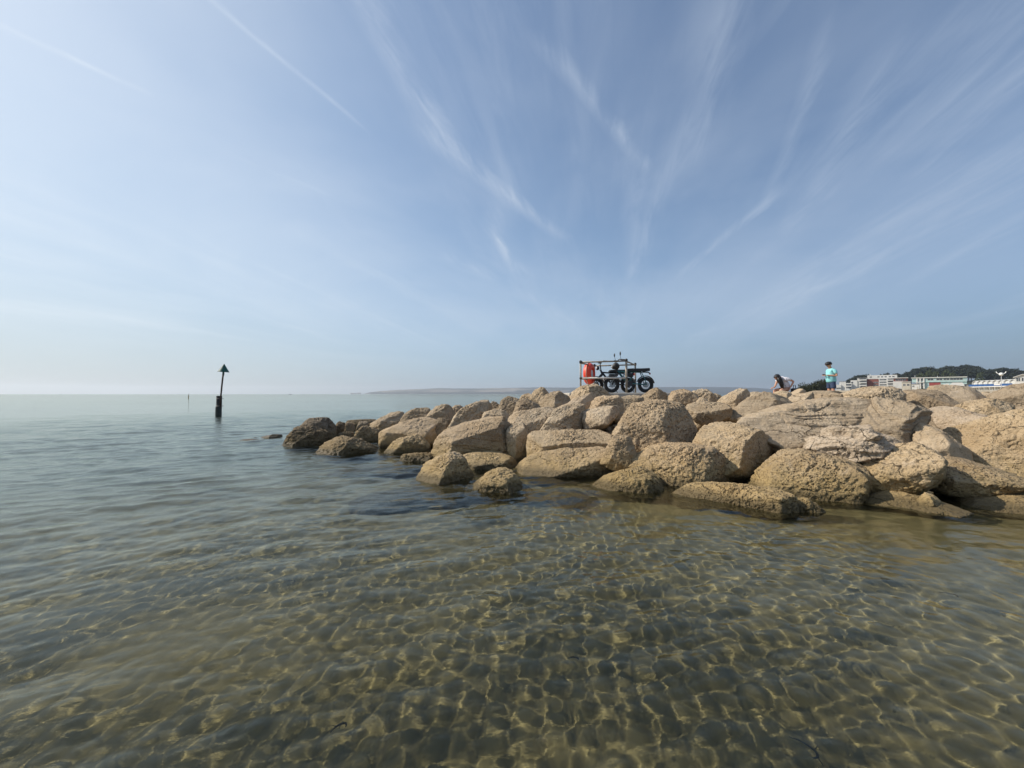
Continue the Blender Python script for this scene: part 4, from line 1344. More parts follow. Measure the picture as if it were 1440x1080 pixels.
# crowns: (px, py of the top, distance, width scale)
pine_spots = [(1197, 531.5, 560, .9), (1206, 528.2, 575, 1.0), (1215, 527.6, 570, 1.0), (1224, 529.5, 565, .85), (1243, 525.3, 640, .8), (1257, 525.5, 640, .8),
              (1264, 527.0, 560, .8), (1273, 524.2, 580, 1.0), (1281, 521.8, 590, 1.0), (1290, 518.6, 600, 1.15), (1300, 516.6, 610, 1.2), (1310, 517.2, 605, 1.15), (1320, 519.6, 600, 1.0),
              (1330, 517.0, 600, 1.1), (1340, 515.2, 610, 1.15), (1351, 513.6, 620, 1.25), (1361, 513.2, 620, 1.25), (1371, 514.6, 615, 1.2), (1380, 518.6, 600, 1.0),
              (1390, 520.0, 590, 1.0), (1401, 517.8, 600, 1.15), (1411, 518.0, 600, 1.15), (1422, 519.0, 600, 1.1), (1433, 520.6, 590, 1.1), (1444, 521.2, 590, 1.1), (1456, 520.5, 590, 1.2),
              (1268, 529.0, 520, .8), (1346, 520.5, 540, .9), (1366, 521.5, 530, .9), (1386, 524.5, 520, .85), (1398, 525.5, 515, .9), (1427, 525.0, 515, .9)]


def pine_label(px, py):
    if px < 1230:
        return 'dark pine in the small clump on the skyline behind the low white houses'
    if px < 1260:
        return 'dark pine crown just showing over the roof behind the tallest apartments'
    if px < 1335:
        return 'dark pine in the wooded hill behind the teal building'
    if px < 1376:
        return 'dark pine in the highest dome of trees behind the marquee'
    return 'dark pine in the wooded ridge behind the beach huts'


for i, (px, py, Y, s) in enumerate(pine_spots):
    p = at(px, py, Y)
    g0 = land_at(p.x, p.y)
    H = max(p.z - g0, 7.0)
    wdt = s * 1.35
    place(pines[i % 4], (p.x, p.y, p.z - H), rs.uniform(0, 6), (wdt, wdt, H / 13.2),
          pine_label(px, py), 'tree', 'dark pines on the hill behind the ' + pine_label(px, py).split('behind the ')[1])
greens = [tree_proto('broadleaf_tree', 60 + i, 9.0, 1000, 1.0, M['greenleaf']) for i in range(2)]
for i, (px, py, Y) in enumerate([(1296, 524.0, 500), (1306, 522.5, 500), (1317, 522.0, 505), (1328, 522.0, 505), (1338, 523.5, 500), (1378, 525.8, 500)]):
    p = at(px, py, Y)
    g0 = land_at(p.x, p.y)
    H = max(p.z - g0, 5.0)
    place(greens[i % 2], (p.x, p.y, p.z - H), rs.uniform(0, 6), (1.1, 1.1, H / 8.5),
          'lighter green tree below the dark pines behind the teal building', 'tree', 'lighter green trees below the pines')
shrubs = [bush_proto('shrub', 80 + i, 4.0, 4.2, 2200, 0.36, M['shrub']) for i in range(3)]
for i, (px, py, Y, s, lab) in enumerate([
        (1124, 543.0, 150, .75, 'low left end shrub of the dark thicket between the two people'),
        (1131, 538.6, 152, 1.0, 'dark shrub second from the left in the thicket between the two people'),
        (1141, 535.2, 155, 1.15, 'tall dark shrub in the middle of the thicket between the two people'),
        (1151, 533.6, 157, 1.15, 'dark shrub in the thicket just left of the standing person'),
        (1161, 532.2, 158, 1.2, 'tallest dark shrub of the thicket, behind the standing person')]):
    p = at(px, py, Y)
    g0 = land_at(p.x, p.y) - 0.2
    H = max(p.z - g0, 1.5)
    place(shrubs[i % 3], (p.x, p.y, g0), i * 1.3, (s, s, H / 4.0), lab, 'shrub', 'dark shrubs of the thicket between the two people')
hedges = [bush_proto('hedge_bush', 90, 3.0, 5.0, 1200, 0.6, M['shrub'])]
for i, (px, Y, lab) in enumerate([(1199, 430, 'low dark hedge bush in front of the leftmost white house'), (1262, 400, 'dark hedge bush right of the tall white apartment block'), (1267, 395, 'dark hedge bush beside the small cream hut'), (1299, 255, 'dark bush at the foot of the white columns of the teal building')]):
    p = at(px, 548, Y)
    place(hedges[0], (p.x, p.y, land_at(p.x, p.y) - .2), i, (1, 1, 0.8 if Y > 300 else .5), lab, 'bush', 'hedge bushes along the promenade')


# ------------------------------------------------------------------ seafront buildings
class Front:
    """local frame of a building front that faces the bay: u to the right, v away, metres"""
    def __init__(self, pxc, Y, turn=0.0):
        a, _ = ray(pxc, 554)
        self.O = Vector((a * Y, Y, 0))
        fw = Vector((a, 1, 0)).normalized()
        fw = Matrix.Rotation(R(turn), 3, 'Z') @ fw
        self.n = fw
        self.e = Vector((fw.y, -fw.x, 0))
        self.rz = math.atan2(self.e.y, self.e.x)
        self.base = land_at(self.O.x, self.O.y) - 0.3

    def k(self, px):
        a, _ = ray(px, 554)
        d = Vector((a, 1, 0))
        return self.O.dot(self.n) / d.dot(self.n), d

    def u(self, px):
        k, d = self.k(px)
        return self.e.dot(d * k - self.O)

    def z(self, px, py):
        k, d = self.k(px)
        _, c = ray(px, py)
        return CAM_H + c * k - self.base

    def root(self, name, label, cat, group=None):
        o = empty(name, (self.O.x, self.O.y, self.base), self.rz)
        return tag(o, label, cat, group)


def win_grid(fr, root, us, zs, w_, h_, v0=0.0):
    """windows of a facade: frame proud of the wall, pane inside it"""
    first = None
    for z_ in zs:
        for u_ in us:
            if first is None:
                mb = MB()
                mb.box(-w_ / 2 - .1, w_ / 2 + .1, -.08, 0.0, -.1, 0.0).box(-w_ / 2 - .1, w_ / 2 + .1, -.08, 0.0, h_, h_ + .1)
                mb.box(-w_ / 2 - .1, -w_ / 2, -.08, 0.0, 0.0, h_).box(w_ / 2, w_ / 2 + .1, -.08, 0.0, 0.0, h_).box(-.05, .05, -.07, 0.0, 0.0, h_)
                f = mb.build('window', M['white'], root)
                p_ = MB().box(-w_ / 2 + .002, w_ / 2 - .002, -.045, -.005, .002, h_ - .002).build('pane', M['glass'], f)
                first = f
            else:
                f = copy_tree(first, root)
            f.location = (u_, v0, z_)


def balcony_rows(fr, root, u0, u1, zs, depth=1.6, rail=M['white'], dark=True):
    for z_ in zs:
        o = MB().box(u0, u1, -depth, -.003, z_ - .22, z_).box(u0, u1, -depth, -depth + .12, z_, z_ + 1.0).box(u0, u0 + .12, -depth + .12, -.003, z_, z_ + 1.0).box(u1 - .12, u1, -depth + .12, -.003, z_, z_ + 1.0).build('balcony', rail, root)
        if dark:
            MB().box(u0 + .3, u1 - .3, -.06, -.004, z_ + .05, z_ + 2.2).build('pane', M['glass'], o)


# white stepped house, far left
F = Front(1187, 455)
r_ = F.root('seafront_house', 'low white stepped house, leftmost building on the shore beside the standing person', 'house')
b0 = MB().box(F.u(1176), F.u(1183), 0, 9, -1, F.z(1180, 541)).box(F.u(1180.6), F.u(1190), 2, 11, -1, F.z(1185, 536.8)).box(F.u(1190.2), F.u(1198), 1, 10, -1, F.z(1194, 538.6)).build('wall', M['white'], r_)
MB().box(F.u(1180.4), F.u(1190.2), 1.8, 11.2, F.z(1185, 536.8), F.z(1185, 536.3)).build('roof', M['roof_grey'], r_)
win_grid(F, r_, [F.u(1178), F.u(1181)], [F.z(1180, 547)], 2.0, 1.6, -.002)
win_grid(F, r_, [F.u(1192), F.u(1195.5)], [F.z(1194, 542), F.z(1194, 546)], 2.2, 1.7, .998)
balcony_rows(F, r_, F.u(1190.4), F.u(1197.6), [F.z(1194, 543.5)], 1.2)

F = Front(1208, 450)
r_ = F.root('apartment_block', 'white apartment block with three rows of balconies left of the red-brown block', 'apartment block')
MB().box(F.u(1196.5), F.u(1206), 0, 12, -1, F.z(1201, 534.8)).box(F.u(1206.05), F.u(1219.3), 0.8, 12, -1, F.z(1212, 531.8)).build('wall', M['white'], r_)
MB().box(F.u(1205.6), F.u(1219.4), .5, 12.3, F.z(1212, 531.8), F.z(1212, 531.3)).build('roof', M['roof_grey'], r_)
win_grid(F, r_, [F.u(1198.6)], [F.z(1199, 539)], 1.8, 1.8, -.002)
balcony_rows(F, r_, F.u(1208.5), F.u(1219), [F.z(1212, 546.3), F.z(1212, 542.4), F.z(1212, 538.5), F.z(1212, 534.8)], 1.5)

F = Front(1228, 446)
r_ = F.root('apartment_block', 'red-brown block between the two white apartment blocks', 'apartment block')
MB().box(F.u(1219.6), F.u(1236), 0, 10, -1, F.z(1228, 533.2)).build('wall', M['brick_red'], r_)
MB().box(F.u(1219.4), F.u(1236.2), -.2, 10.2, F.z(1228, 533.2), F.z(1228, 532.7)).build('roof', M['roof_grey'], r_)
win_grid(F, r_, [F.u(1230.5), F.u(1233.5)], [F.z(1230, 538.8), F.z(1230, 542.6)], 1.9, 1.3, -.002)

F = Front(1240, 462)
r_ = F.root('apartment_block', 'tallest white apartment block with a long white penthouse storey', 'apartment block')
MB().box(F.u(1236.3), F.u(1258), 0, 14, -1, F.z(1247, 531.2)).build('wall', M['white'], r_)
MB().box(F.u(1220), F.u(1262.5), 3.0, 15, F.z(1247, 533.0), F.z(1247, 527.2)).build('penthouse', M['white'], r_)
MB().box(F.u(1223.2), F.u(1224.6), 5, 7, F.z(1224, 527.2), F.z(1224, 525.8)).build('chimney', M['white'], r_)
win_grid(F, r_, [F.u(1239), F.u(1241.6), F.u(1245.2)], [F.z(1241, y) for y in (534.8, 538.4, 542, 545.2)], 2.0, 1.5, -.002)
win_grid(F, r_, [F.u(1225), F.u(1236), F.u(1241), F.u(1246), F.u(1252), F.u(1257)], [F.z(1241, 530.6)], 1.8, 1.4, 2.998)
balcony_rows(F, r_, F.u(1248.5), F.u(1257.8), [F.z(1252, 535.0), F.z(1252, 538.6), F.z(1252, 542.2)], 1.4)

F = Front(1267, 440)
r_ = F.root('apartment_block', 'low block with a red-brown upper storey right of the tallest white block', 'apartment block')
MB().box(F.u(1257), F.u(1277), 2, 11, F.z(1267, 536.2), F.z(1267, 531.8)).build('upper_storey', M['brick_red'], r_)
MB().box(F.u(1256), F.u(1278), .5, 11.5, F.z(1267, 531.8), F.z(1267, 531.0)).build('roof', M['white'], r_)
MB().box(F.u(1256), F.u(1270), 1, 11, -1, F.z(1267, 536.2)).build('wall', M['white'], r_)
win_grid(F, r_, [F.u(1262), F.u(1267), F.u(1272)], [F.z(1267, 535.2)], 2.6, 1.6, 1.998)

F = Front(1274, 330)
r_ = F.root('beach_kiosk', 'small cream kiosk with flat roof left of the teal building', 'kiosk')
MB().box(F.u(1268.5), F.u(1281), 0, 7, -1, F.z(1275, 537.2)).build('wall', M['cream'], r_)
MB().box(F.u(1268), F.u(1281.5), -.4, 7.4, F.z(1275, 537.2), F.z(1275, 536.6)).build('roof', M['white'], r_)
win_grid(F, r_, [F.u(1272), F.u(1277.5)], [F.z(1275, 542.5)], 1.4, 1.5, -.002)
F = Front(1287, 270)
r_ = F.root('beach_kiosk', 'white kiosk with a dark window in front of the teal building', 'kiosk')
MB().box(F.u(1282.2), F.u(1293), 0, 5, -1, F.z(1287, 540.2)).build('wall', M['white'], r_)
MB().box(F.u(1281.8), F.u(1293.4), -.3, 5.3, F.z(1287, 540.2), F.z(1287, 539.7)).build('roof', M['roof_grey'], r_)
win_grid(F, r_, [F.u(1284.6)], [F.z(1285, 544.2)], 0.9, 1.0, -.002)
MB().box(F.u(1289.6), F.u(1291.2), -.06, -.003, -.2, F.z(1290, 543.5)).build('door', M['cream'], r_)

F = Front(1320, 285)
r_ = F.root('seafront_building', 'long pale teal building with a flat white roof edge and white columns', 'building')
MB().box(F.u(1283), F.u(1360.5), 0, 14, F.z(1320, 537.2), F.z(1320, 531.2)).box(F.u(1300), F.u(1360.2), .6, 13.5, -1, F.z(1320, 537.2)).build('wall', M['teal_wall'], r_)
MB().box(F.u(1282), F.u(1361), -.8, 14.5, F.z(1320, 531.2), F.z(1320, 530.3)).build('roof', M['white'], r_)
for px in (1290, 1294.5, 1299.5):
    MB().box(F.u(px) - .35, F.u(px) + .35, -.6, -.002, -1, F.z(px, 531.3)).build('column', M['white'], r_)
MB().box(F.u(1288), F.u(1300), -1.2, -.604, F.z(1294, 538.0), F.z(1294, 537.2)).build('balcony', M['white'], r_)
win_grid(F, r_, [F.u(x) for x in (1309, 1321.5, 1331.5, 1341, 1350)], [F.z(1320, 534.6)], 2.9, 1.25, -.002)
win_grid(F, r_, [F.u(x) for x in (1292.3, 1297)], [F.z(1294, 535.5), F.z(1294, 542.5)], 1.2, 1.6, -.002)
MB().box(F.u(1307), F.u(1323), .45, .59, -.5, F.z(1315, 537.6)).build('door', M['red_door'], r_)
MB().tube([(F.u(1287), 4, F.z(1287, 530.3)), (F.u(1287), 4, F.z(1287, 527.6))], .12, 6).tube([(F.u(1319), 4, F.z(1319, 530.3)), (F.u(1319), 4, F.z(1319, 528.2))], .12, 6).build('vent_pipe', M['pole'], r_)

F = Front(1343, 240)
r_ = F.root('beach_marquee', 'white canvas marquee with a dark right end in front of the teal building', 'marquee')
u0, u1 = F.u(1335.5), F.u(1356.5)
zt, ze = F.z(1345, 538.0), F.z(1345, 541.2)
MB().prism([(u0, -.5), (u0 + .02, ze), (u0 + 1.2, zt), (u1 - .8, zt), (u1, ze), (u1, -.5)][::-1], 0, 5).build('canvas', M['canvas'], r_)
MB().box(u1 + .01, u1 + 1.4, .4, 4.6, -.5, ze + .5).build('dark_end', M['dark_grey'], r_)  # solid dark grey block at the right end
F = Front(1328, 238)
r_ = F.root('beach_tent', 'low white sloping tent left of the marquee', 'tent')
u0, u1 = F.u(1320.5), F.u(1335)
MB().prism([(u0, -.5), (u0, F.z(1321, 541.2)), (u1, F.z(1334, 539.2)), (u1, -.5)][::-1], 0, 3.5).build('canvas', M['canvas'], r_)
MB().box(u0 - .15, u0 - .01, 0, 3.5, -.5, F.z(1321, 541.0)).build('pole', M['pole'], r_)

# two tiers of beach huts behind a blue balcony
HA, HB = (1369.5, 188.0), (1431.0, 163.0)
A_ = at(HA[0], 554, HA[1])
B_ = at(HB[0], 554, HB[1])
ev = Vector((B_.x - A_.x, B_.y - A_.y, 0))
Ltot = ev.length
ev.normalize()
nv = Vector((-ev.y, ev.x, 0))
nv = nv if nv.y > 0 else -nv
nh = 8
wd = Ltot / nh
zb = 1.5 + (554 - 551.0) / F_PX * 180 - 0.2
z_low, z_deck, z_top = 0.0, 2.75, 5.6
rzh = math.atan2(ev.y, ev.x)
M['hut_door'] = principled('hut_door_paint', (0.66, 0.66, 0.62), 0.6, var=0.06)


def hut(upper):
    r0 = empty('beach_hut')
    h0, h1 = (0.0, 2.1) if upper else (0.0, 2.25)
    wl = wd * .94
    if upper:
        MB().prism([(-wl / 2, h0), (wl / 2, h0), (wl / 2, h1), (0, h1 + .55), (-wl / 2, h1)], 0, 2.6).build('wall', M['white'], r0)
        mb = MB()
        for s in (-1, 1):
            pts = [(0, h1 + .57), (0, h1 + .70), (s * (wd / 2 - .005), h1 + .10), (s * (wd / 2 - .005), h1 - .05)]
            mb.prism(pts if s < 0 else pts[::-1], -.45, 2.8)
        mb.build('roof', M['white'], r0)
    else:
        MB().box(-wl / 2, wl / 2, 0, 2.6, h0, h1).build('wall', M['white'], r0)
    d = MB().box(-wl * .30, wl * .30, -.05, -.003, .05, 1.85).build('door', M['hut_door'], r0)
    MB().box(-.02, .02, -.07, -.052, .1, 1.8).build('door_gap', M['dark_grey'], d)
    mb = MB()
    mb.box(-wd / 2 + .004, -wl / 2 - .004, -.55, 2.5, h0, h1 - .1)
    mb.build('partition', M['white'], r0)
    return r0


names = ['leftmost', 'second from left', 'third from left', 'fourth from left', 'fourth from right', 'third from right', 'second from right', 'rightmost']
hu = hut(True)
hl = hut(False)
for i in range(nh):
    p = Vector((A_.x, A_.y, 0)) + ev * wd * (i + .5)
    o = hu if i == 0 else copy_tree(hu)
    o.location = (p.x, p.y, zb + z_deck + .01)
    o.rotation_euler = (0, 0, rzh)
    tag(o, 'white gabled beach hut above the blue balcony, %s of the upper row' % names[i], 'beach hut', 'upper row of beach huts')
for i in range(nh):
    p = Vector((A_.x, A_.y, 0)) + ev * wd * (i + .5)
    o = hl if i == 0 else copy_tree(hl)
    o.location = (p.x, p.y, zb + z_low)
    o.rotation_euler = (0, 0, rzh)
    tag(o, 'white beach hut in the lower row under the balcony, %s of the row' % names[i], 'beach hut', 'lower row of beach huts')
bal = empty('balcony', (A_.x, A_.y, zb), rzh)
tag(bal, 'long balcony walkway with blue front panels between the two rows of beach huts', 'balcony')
MB().box(-1.6, Ltot + .5, -1.6, 2.7, 2.32, z_deck).build('deck', M['white'], bal)
pan = None
for i in range(nh):
    x0_ = -.4 + i * (Ltot + .6) / nh
    if pan is None:
        pan = MB().box(.03, (Ltot + .6) / nh - .03, -1.58, -1.50, z_deck + .02, z_deck + .98).build('panel', M['blue'], bal)
        first_pan = pan
    else:
        pan = first_pan.copy()
        COL.objects.link(pan)
        pan.parent = bal
    pan.location = (x0_, 0, 0)
MB().box(Ltot * .62, Ltot * .76, -1.64, -1.585, z_deck + .35, z_deck + .95).build('banner', M['canvas'], bal)
p0 = None
for i in range(nh + 1):
    if p0 is None:
        p0 = MB().box(-.07, .07, -1.56, -1.42, 0, 2.318).build('post', M['white'], bal)
        pp = p0
    else:
        pp = p0.copy()
        COL.objects.link(pp)
        pp.parent = bal
    pp.location = (i * Ltot / nh, 0, 0)

F = Front(1436, 158)
r_ = F.root('beach_pavilion', 'larger gabled white pavilion with glazed front at the right end of the beach huts', 'pavilion')
F.base = zb
r_.location.z = zb
u0, u1 = F.u(1427.5), F.u(1452)
ze, zt = F.z(1434, 530.5), F.z(1438, 526.8)
MB().prism([(u0, 0), (u1, 0), (u1, ze), ((u0 + u1) / 2, zt), (u0, ze)], 0, 7).build('wall', M['white'], r_)
mb = MB()
um = (u0 + u1) / 2
for s in (-1, 1):
    ue = u0 - .4 if s < 0 else u1 + .4
    pts = [(um, zt + .02), (um, zt + .25), (ue, ze + .08), (ue, ze - .16)]
    mb.prism(pts if s < 0 else pts[::-1], -.6, 7.4)
mb.build('roof', M['white'], r_)
win_grid(F, r_, [u0 + .9 + i * 1.3 for i in range(5)], [ze - 1.6], 0.9, 1.35, -.002)

F = Front(1408.8, 150)
r_ = F.root('street_lamp', 'pale street lamp with a white globe and two upswept arms before the beach huts', 'street lamp')
zt = F.z(1409, 526.2)
MB().lathe([(.09, -1), (.08, zt * .5), (.055, zt - .5)], n=10).build('post', M['pole'], r_, smooth=True)
MB().ball((0, 0, zt), .62, n=14, m=9).build('globe', M['lamp_white'], r_, smooth=True)
for s in (-1, 1):
    MB().tube([(s * .2, 0, zt + .1), (s * .8, 0, zt + .25), (s * 1.15, 0, zt + .75), (s * 1.2, 0, zt + 1.1)], [.09, .10, .13, .05], 8).build('arm', M['lamp_white'], r_, smooth=True)

F = Front(1365, 215)
r_ = F.root('fence', 'low grey timber fence between the marquee and the beach huts', 'fence')
fz = F.z(1365, 541.5)
for i in range(9):
    o = MB().box(-.28, .28, 0, .08, -.3, fz).build('plank', M['roof_grey'], r_)
    o.location.x = F.u(1360.8) + (F.u(1369.5) - F.u(1360.8)) * i / 8
MB().box(F.u(1360.5), F.u(1369.8), .085, .2, fz * .5, fz * .5 + .2).build('rail', M['dark_grey'], r_)

# ------------------------------------------------------------------ things out at sea
M['black_timber'] = principled('black_wet_timber', (0.016, 0.015, 0.014), 0.6, var=0.4, vscale=6, bump=.5)
M['tide_timber'] = principled('weedy_timber', (0.016, 0.021, 0.015), 0.5, var=0.5, vscale=9, bump=.6)
M['rust_pole'] = principled('rusty_steel_pole', (0.075, 0.040, 0.026), 0.7, var=0.4, vscale=6)
M['dark_green'] = principled('dark_green_paint', (0.009, 0.085, 0.058), 0.5, var=0.2, vscale=3)
M['grey_metal'] = principled('galvanised_band', (0.22, 0.21, 0.20), 0.5, metal=0.6)
px_m = 27.0 / F_PX
c = at(307.2, 584, 27.0)
mk = empty('channel_marker', (c.x, c.y, 0))
tag(mk, 'green cone topmark on a leaning rusty pole bolted to a black timber pile', 'channel marker')
MB().lathe([(.20, -3), (.19, 0), (.185, .60)], n=14).build('pile_foot', M['tide_timber'], mk, smooth=False)
MB().lathe([(.17, .602), (.165, 1.37)], (.03, 0, 0), n=14).build('pile', M['black_timber'], mk, smooth=False)

MB().tube([(.22, -.14, .62), (.245, -.14, 1.35), (.30, -.1, 2.4), (.335, -.06, 3.06)], .05, 10).build('pole', M['rust_pole'], mk, smooth=True)
MB().torus((.06, 0, .66), (0, 0, 1), .205, .025, 20, 6).torus((.06, 0, 1.18), (0, 0, 1), .20, .02, 20, 6).build('clamp', M['grey_metal'], mk, smooth=True)
cone = MB().lathe([(.335, 0), (.34, .02), (.02, .56), (.0, .57)], n=24).build('topmark', M['dark_green'], mk)
cone.location = (.335, -.06, 3.03)
cone.rotation_euler = (0, R(4), 0)
MB().lathe([(.06, -.25), (.06, -.002)], n=10).build('collar', M['dark_green'], cone)

M['buoy_yellow'] = principled('weathered_yellow_paint', (0.30, 0.22, 0.06), 0.5, var=0.2)
M['buoy_dark'] = principled('dark_buoy_paint', (0.05, 0.05, 0.05), 0.5)
for (px, py, Y, s, lab, mt) in [(264.8, 560, 136, 1.0, 'thin yellowish spar buoy leaning in the water left of the channel marker', 'buoy_yellow'), (85.5, 555, 620, 1.5, 'tiny dark buoy on the far horizon at the left', 'buoy_dark')]:
    c = at(px, py, Y)
    o = empty('spar_buoy', (c.x, c.y, 0))
    o.rotation_euler = (0, R(6), 0)
    o.scale = (s, s, s)
    tag(o, lab, 'buoy', 'buoys out at sea')
    MB().lathe([(.10, -1), (.13, .1), (.13, .75), (.07, 1.0)], n=10).build('float', M[mt], o, smooth=True)
    MB().lathe([(.05, .98), (.04, 1.55)], n=8).ball((0, 0, 1.55), .09).build('topmark', M['buoy_dark'], o, smooth=True)
M['hull_white'] = principled('white_hull', (0.7, 0.7, 0.68), 0.3)
M['hull_dark'] = principled('dark_hull', (0.05, 0.06, 0.08), 0.4)
M['sail'] = principled('sailcloth', (0.75, 0.74, 0.7), 0.8)


def boat(px, Y, hullm, sail, rz, s, lab):
    c = at(px, 554, Y)
    o = empty('sailing_boat' if sail else 'motor_boat', (c.x, c.y, 0), rz)
    o.scale = (s,) * 3
    tag(o, lab, 'boat', 'boats far out in the bay')
    v, f = [], []
    st = [(-4, .9, .9), (-2, 1.25, .8), (1, 1.3, .85), (3, .8, 1.0), (4.4, .03, 1.25)]
    for (x, wd_, h) in st:
        v += [(x, -wd_, h), (x, -wd_ * .7, 0), (x, 0, -.4), (x, wd_ * .7, 0), (x, wd_, h)]
    for i in range(len(st) - 1):
        for j in range(4):
            a = i * 5 + j
            f.append((a, a + 1, a + 6, a + 5))
        f.append((i * 5 + 4, i * 5, i * 5 + 5, i * 5 + 9))
    f.append((0, 4, 3, 2, 1))
    mesh_obj('hull', v, f, M[hullm], o, False)
    MB().prism([(-2.4, .86), (1.6, .92), (1.0, 2.0), (-2.0, 2.0)], -.8, .8).build('cabin', M['hull_white'], o)
    if sail:
        MB().tube([(.6, 0, .5), (.6, 0, 10)], .09, 6).build('mast', M['pole'], o)
        MB().prism([(.45, 1.6), (.45, 9.6), (-3.4, 1.6)], -.03, .03).build('sail', M['sail'], o)


boat(408.2, 1100, 'hull_dark', False, .5, .9, 'tiny dark motor boat on the horizon right of the channel marker')
boat(427.0, 1500, 'hull_dark', False, 2.2, .9, 'tiny faint motor boat on the horizon, farther right from the channel marker')
boat(694.5, 2600, 'hull_white', True, .3, .8, 'tiny white sailing boat below the headland above the left rocks')
# ------------------------------------------------------------------ walkway slab, scaffold rail, life ring, bikes
M['concrete'] = principled('worn_concrete', (0.40, 0.37, 0.32), 0.9, var=0.12, vscale=3, bump=.4)
PZ = 1.535
slab = MB().box(1.7, 4.75, 11.5, 14.2, PZ - .5, PZ).build('walkway', M['concrete'], None, bevel=.03)
tag(slab, kind='structure')
M['scaffold'] = principled('galvanised_tube', (0.30, 0.255, 0.20), 0.55, metal=0.25, var=0.25, vscale=9)
M['scaffold_lit'] = principled('sunlit_tube', (0.62, 0.58, 0.52), 0.5, metal=0.0, var=0.1, vscale=9)  # paler copy of the tube: sunlight on the lower rail painted in
M['fitting'] = principled('dark_clamp', (0.03, 0.028, 0.026), 0.6)
FL, FR = Vector((2.10, 11.8, 0)), Vector((3.50, 11.8, 0))
BR, BL = Vector((4.22, 13.2, 0)), Vector((2.82, 13.2, 0))
HT = {0: 2.49, 1: 2.545, 2: 2.545, 3: 2.52}
HT = {'FL': 2.49, 'FR': 2.545, 'BR': 2.53, 'BL': 2.49}
rail = empty('tube_railing', (2.8, 12.4, PZ))
tag(rail, 'scaffold tube railing of four posts on the breakwater, with bikes and a life ring', 'railing')
off = Vector((2.8, 12.4, PZ))


def zz(v, z):
    return Vector((v.x, v.y, z)) - off


for nme, v in (('FL', FL), ('FR', FR), ('BR', BR), ('BL', BL)):
    MB().tube([zz(v, PZ), zz(v, HT[nme])], .027 if nme != 'FR' else .034, 10).build('post', M['scaffold'], rail, smooth=True)
    o = MB().ball(tuple(zz(v, HT[nme] - .005)), .046, n=12, m=8).build('clamp', M['fitting'], rail, smooth=True)


def railbar(a, b_, za, zb_, mat, r=.024):
    a2, b2 = zz(a, za), zz(b_, zb_)
    d = (b2 - a2).normalized() * .03
    MB().tube([a2 + d, b2 - d], r, 10).build('rail', M[mat], rail, smooth=True)
    for e_ in (a2, b2):
        MB().ball(tuple(e_), .038, n=10, m=6).build('clamp', M['fitting'], rail, smooth=True)


railbar(FL, FR, 2.47, 2.51, 'scaffold')
railbar(BL, BR, 2.46, 2.50, 'scaffold')
railbar(FL, BL, 2.45, 2.45, 'scaffold')
railbar(FR, BR, 2.50, 2.49, 'scaffold')
railbar(FL, FR, 1.985, 1.99, 'scaffold_lit', .028)
railbar(FL, BL, 1.97, 1.97, 'scaffold')
railbar(BL, BR, 1.98, 1.98, 'scaffold')

M['ring_orange'] = principled('orange_life_ring', (0.80, 0.068, 0.026), 0.45, var=0.12, vscale=5)
M['ring_white'] = principled('white_band', (0.72, 0.70, 0.66), 0.5)
M['rope'] = principled('grab_line', (0.55, 0.50, 0.40), 0.8)
M['ring_shade'] = principled('dark_red_cover', (0.30, 0.02, 0.012), 0.6)
sd = (BL - FL).normalized()
ax = Vector((sd.y, -sd.x, 0))                      # ring axis, across the left side of the railing
pc = FL + sd * 0.95
lr = empty('life_ring', (pc.x, pc.y, 2.16))
tag(lr, 'orange-red life ring with pale centre plate on the left end of the scaffold railing', 'life ring')
MB().torus((0, 0, 0), ax, .255, .105, 36, 12, sq=1.25).build('ring', M['ring_orange'], lr, smooth=True)
u_ = ax.orthogonal().normalized()
MB().torus((0, 0, 0), ax, .372, .009, 40, 6).build('grab_line', M['rope'], lr, smooth=True)
mb = MB()
cpt = Vector((0, 0, 0)) + ax * .06
n_ = 24
ring_pts = [cpt + (u_ * math.cos(2 * math.pi * k / n_) + ax.cross(u_) * math.sin(2 * math.pi * k / n_)) * .13 for k in range(n_)]
mb.v = [tuple(p) for p in ring_pts] + [tuple(p + ax * .03) for p in ring_pts]
mb.f = [tuple(reversed(range(n_))), tuple(range(n_, 2 * n_))] + [(k, (k + 1) % n_, n_ + (k + 1) % n_, n_ + k) for k in range(n_)]
mb.build('centre_plate', M['ring_white'], lr)
MB().tube([(0, 0, .35), tuple(sd * 0 + Vector((0, 0, .31)) + ax * .02)], .012, 6).tube([(0, 0, .30), (0, 0, .30 + .02)], .03, 8).build('hanger', M['fitting'], lr)

M['tyre'] = principled('black_tyre', (0.018, 0.018, 0.019), 0.8, var=.2, vscale=30)
M['rim'] = principled('black_rim', (0.025, 0.026, 0.028), 0.4)
M['spoke'] = principled('steel_spoke', (0.35, 0.36, 0.37), 0.3, metal=.9)
M['teal'] = principled('teal_frame_paint', (0.010, 0.115, 0.125), 0.35, coat=.3)
M['frame_black'] = principled('black_frame_paint', (0.015, 0.016, 0.018), 0.4)
M['vinyl'] = principled('black_vinyl_seat', (0.014, 0.014, 0.015), 0.55, bump=.2, vscale=20)
M['motor'] = principled('dark_motor_alloy', (0.06, 0.06, 0.065), 0.4, metal=.7)
M['reflector'] = principled('red_reflector', (0.5, 0.03, 0.02), 0.3)
M['lens'] = principled('lamp_lens', (0.6, 0.62, 0.65), 0.15)


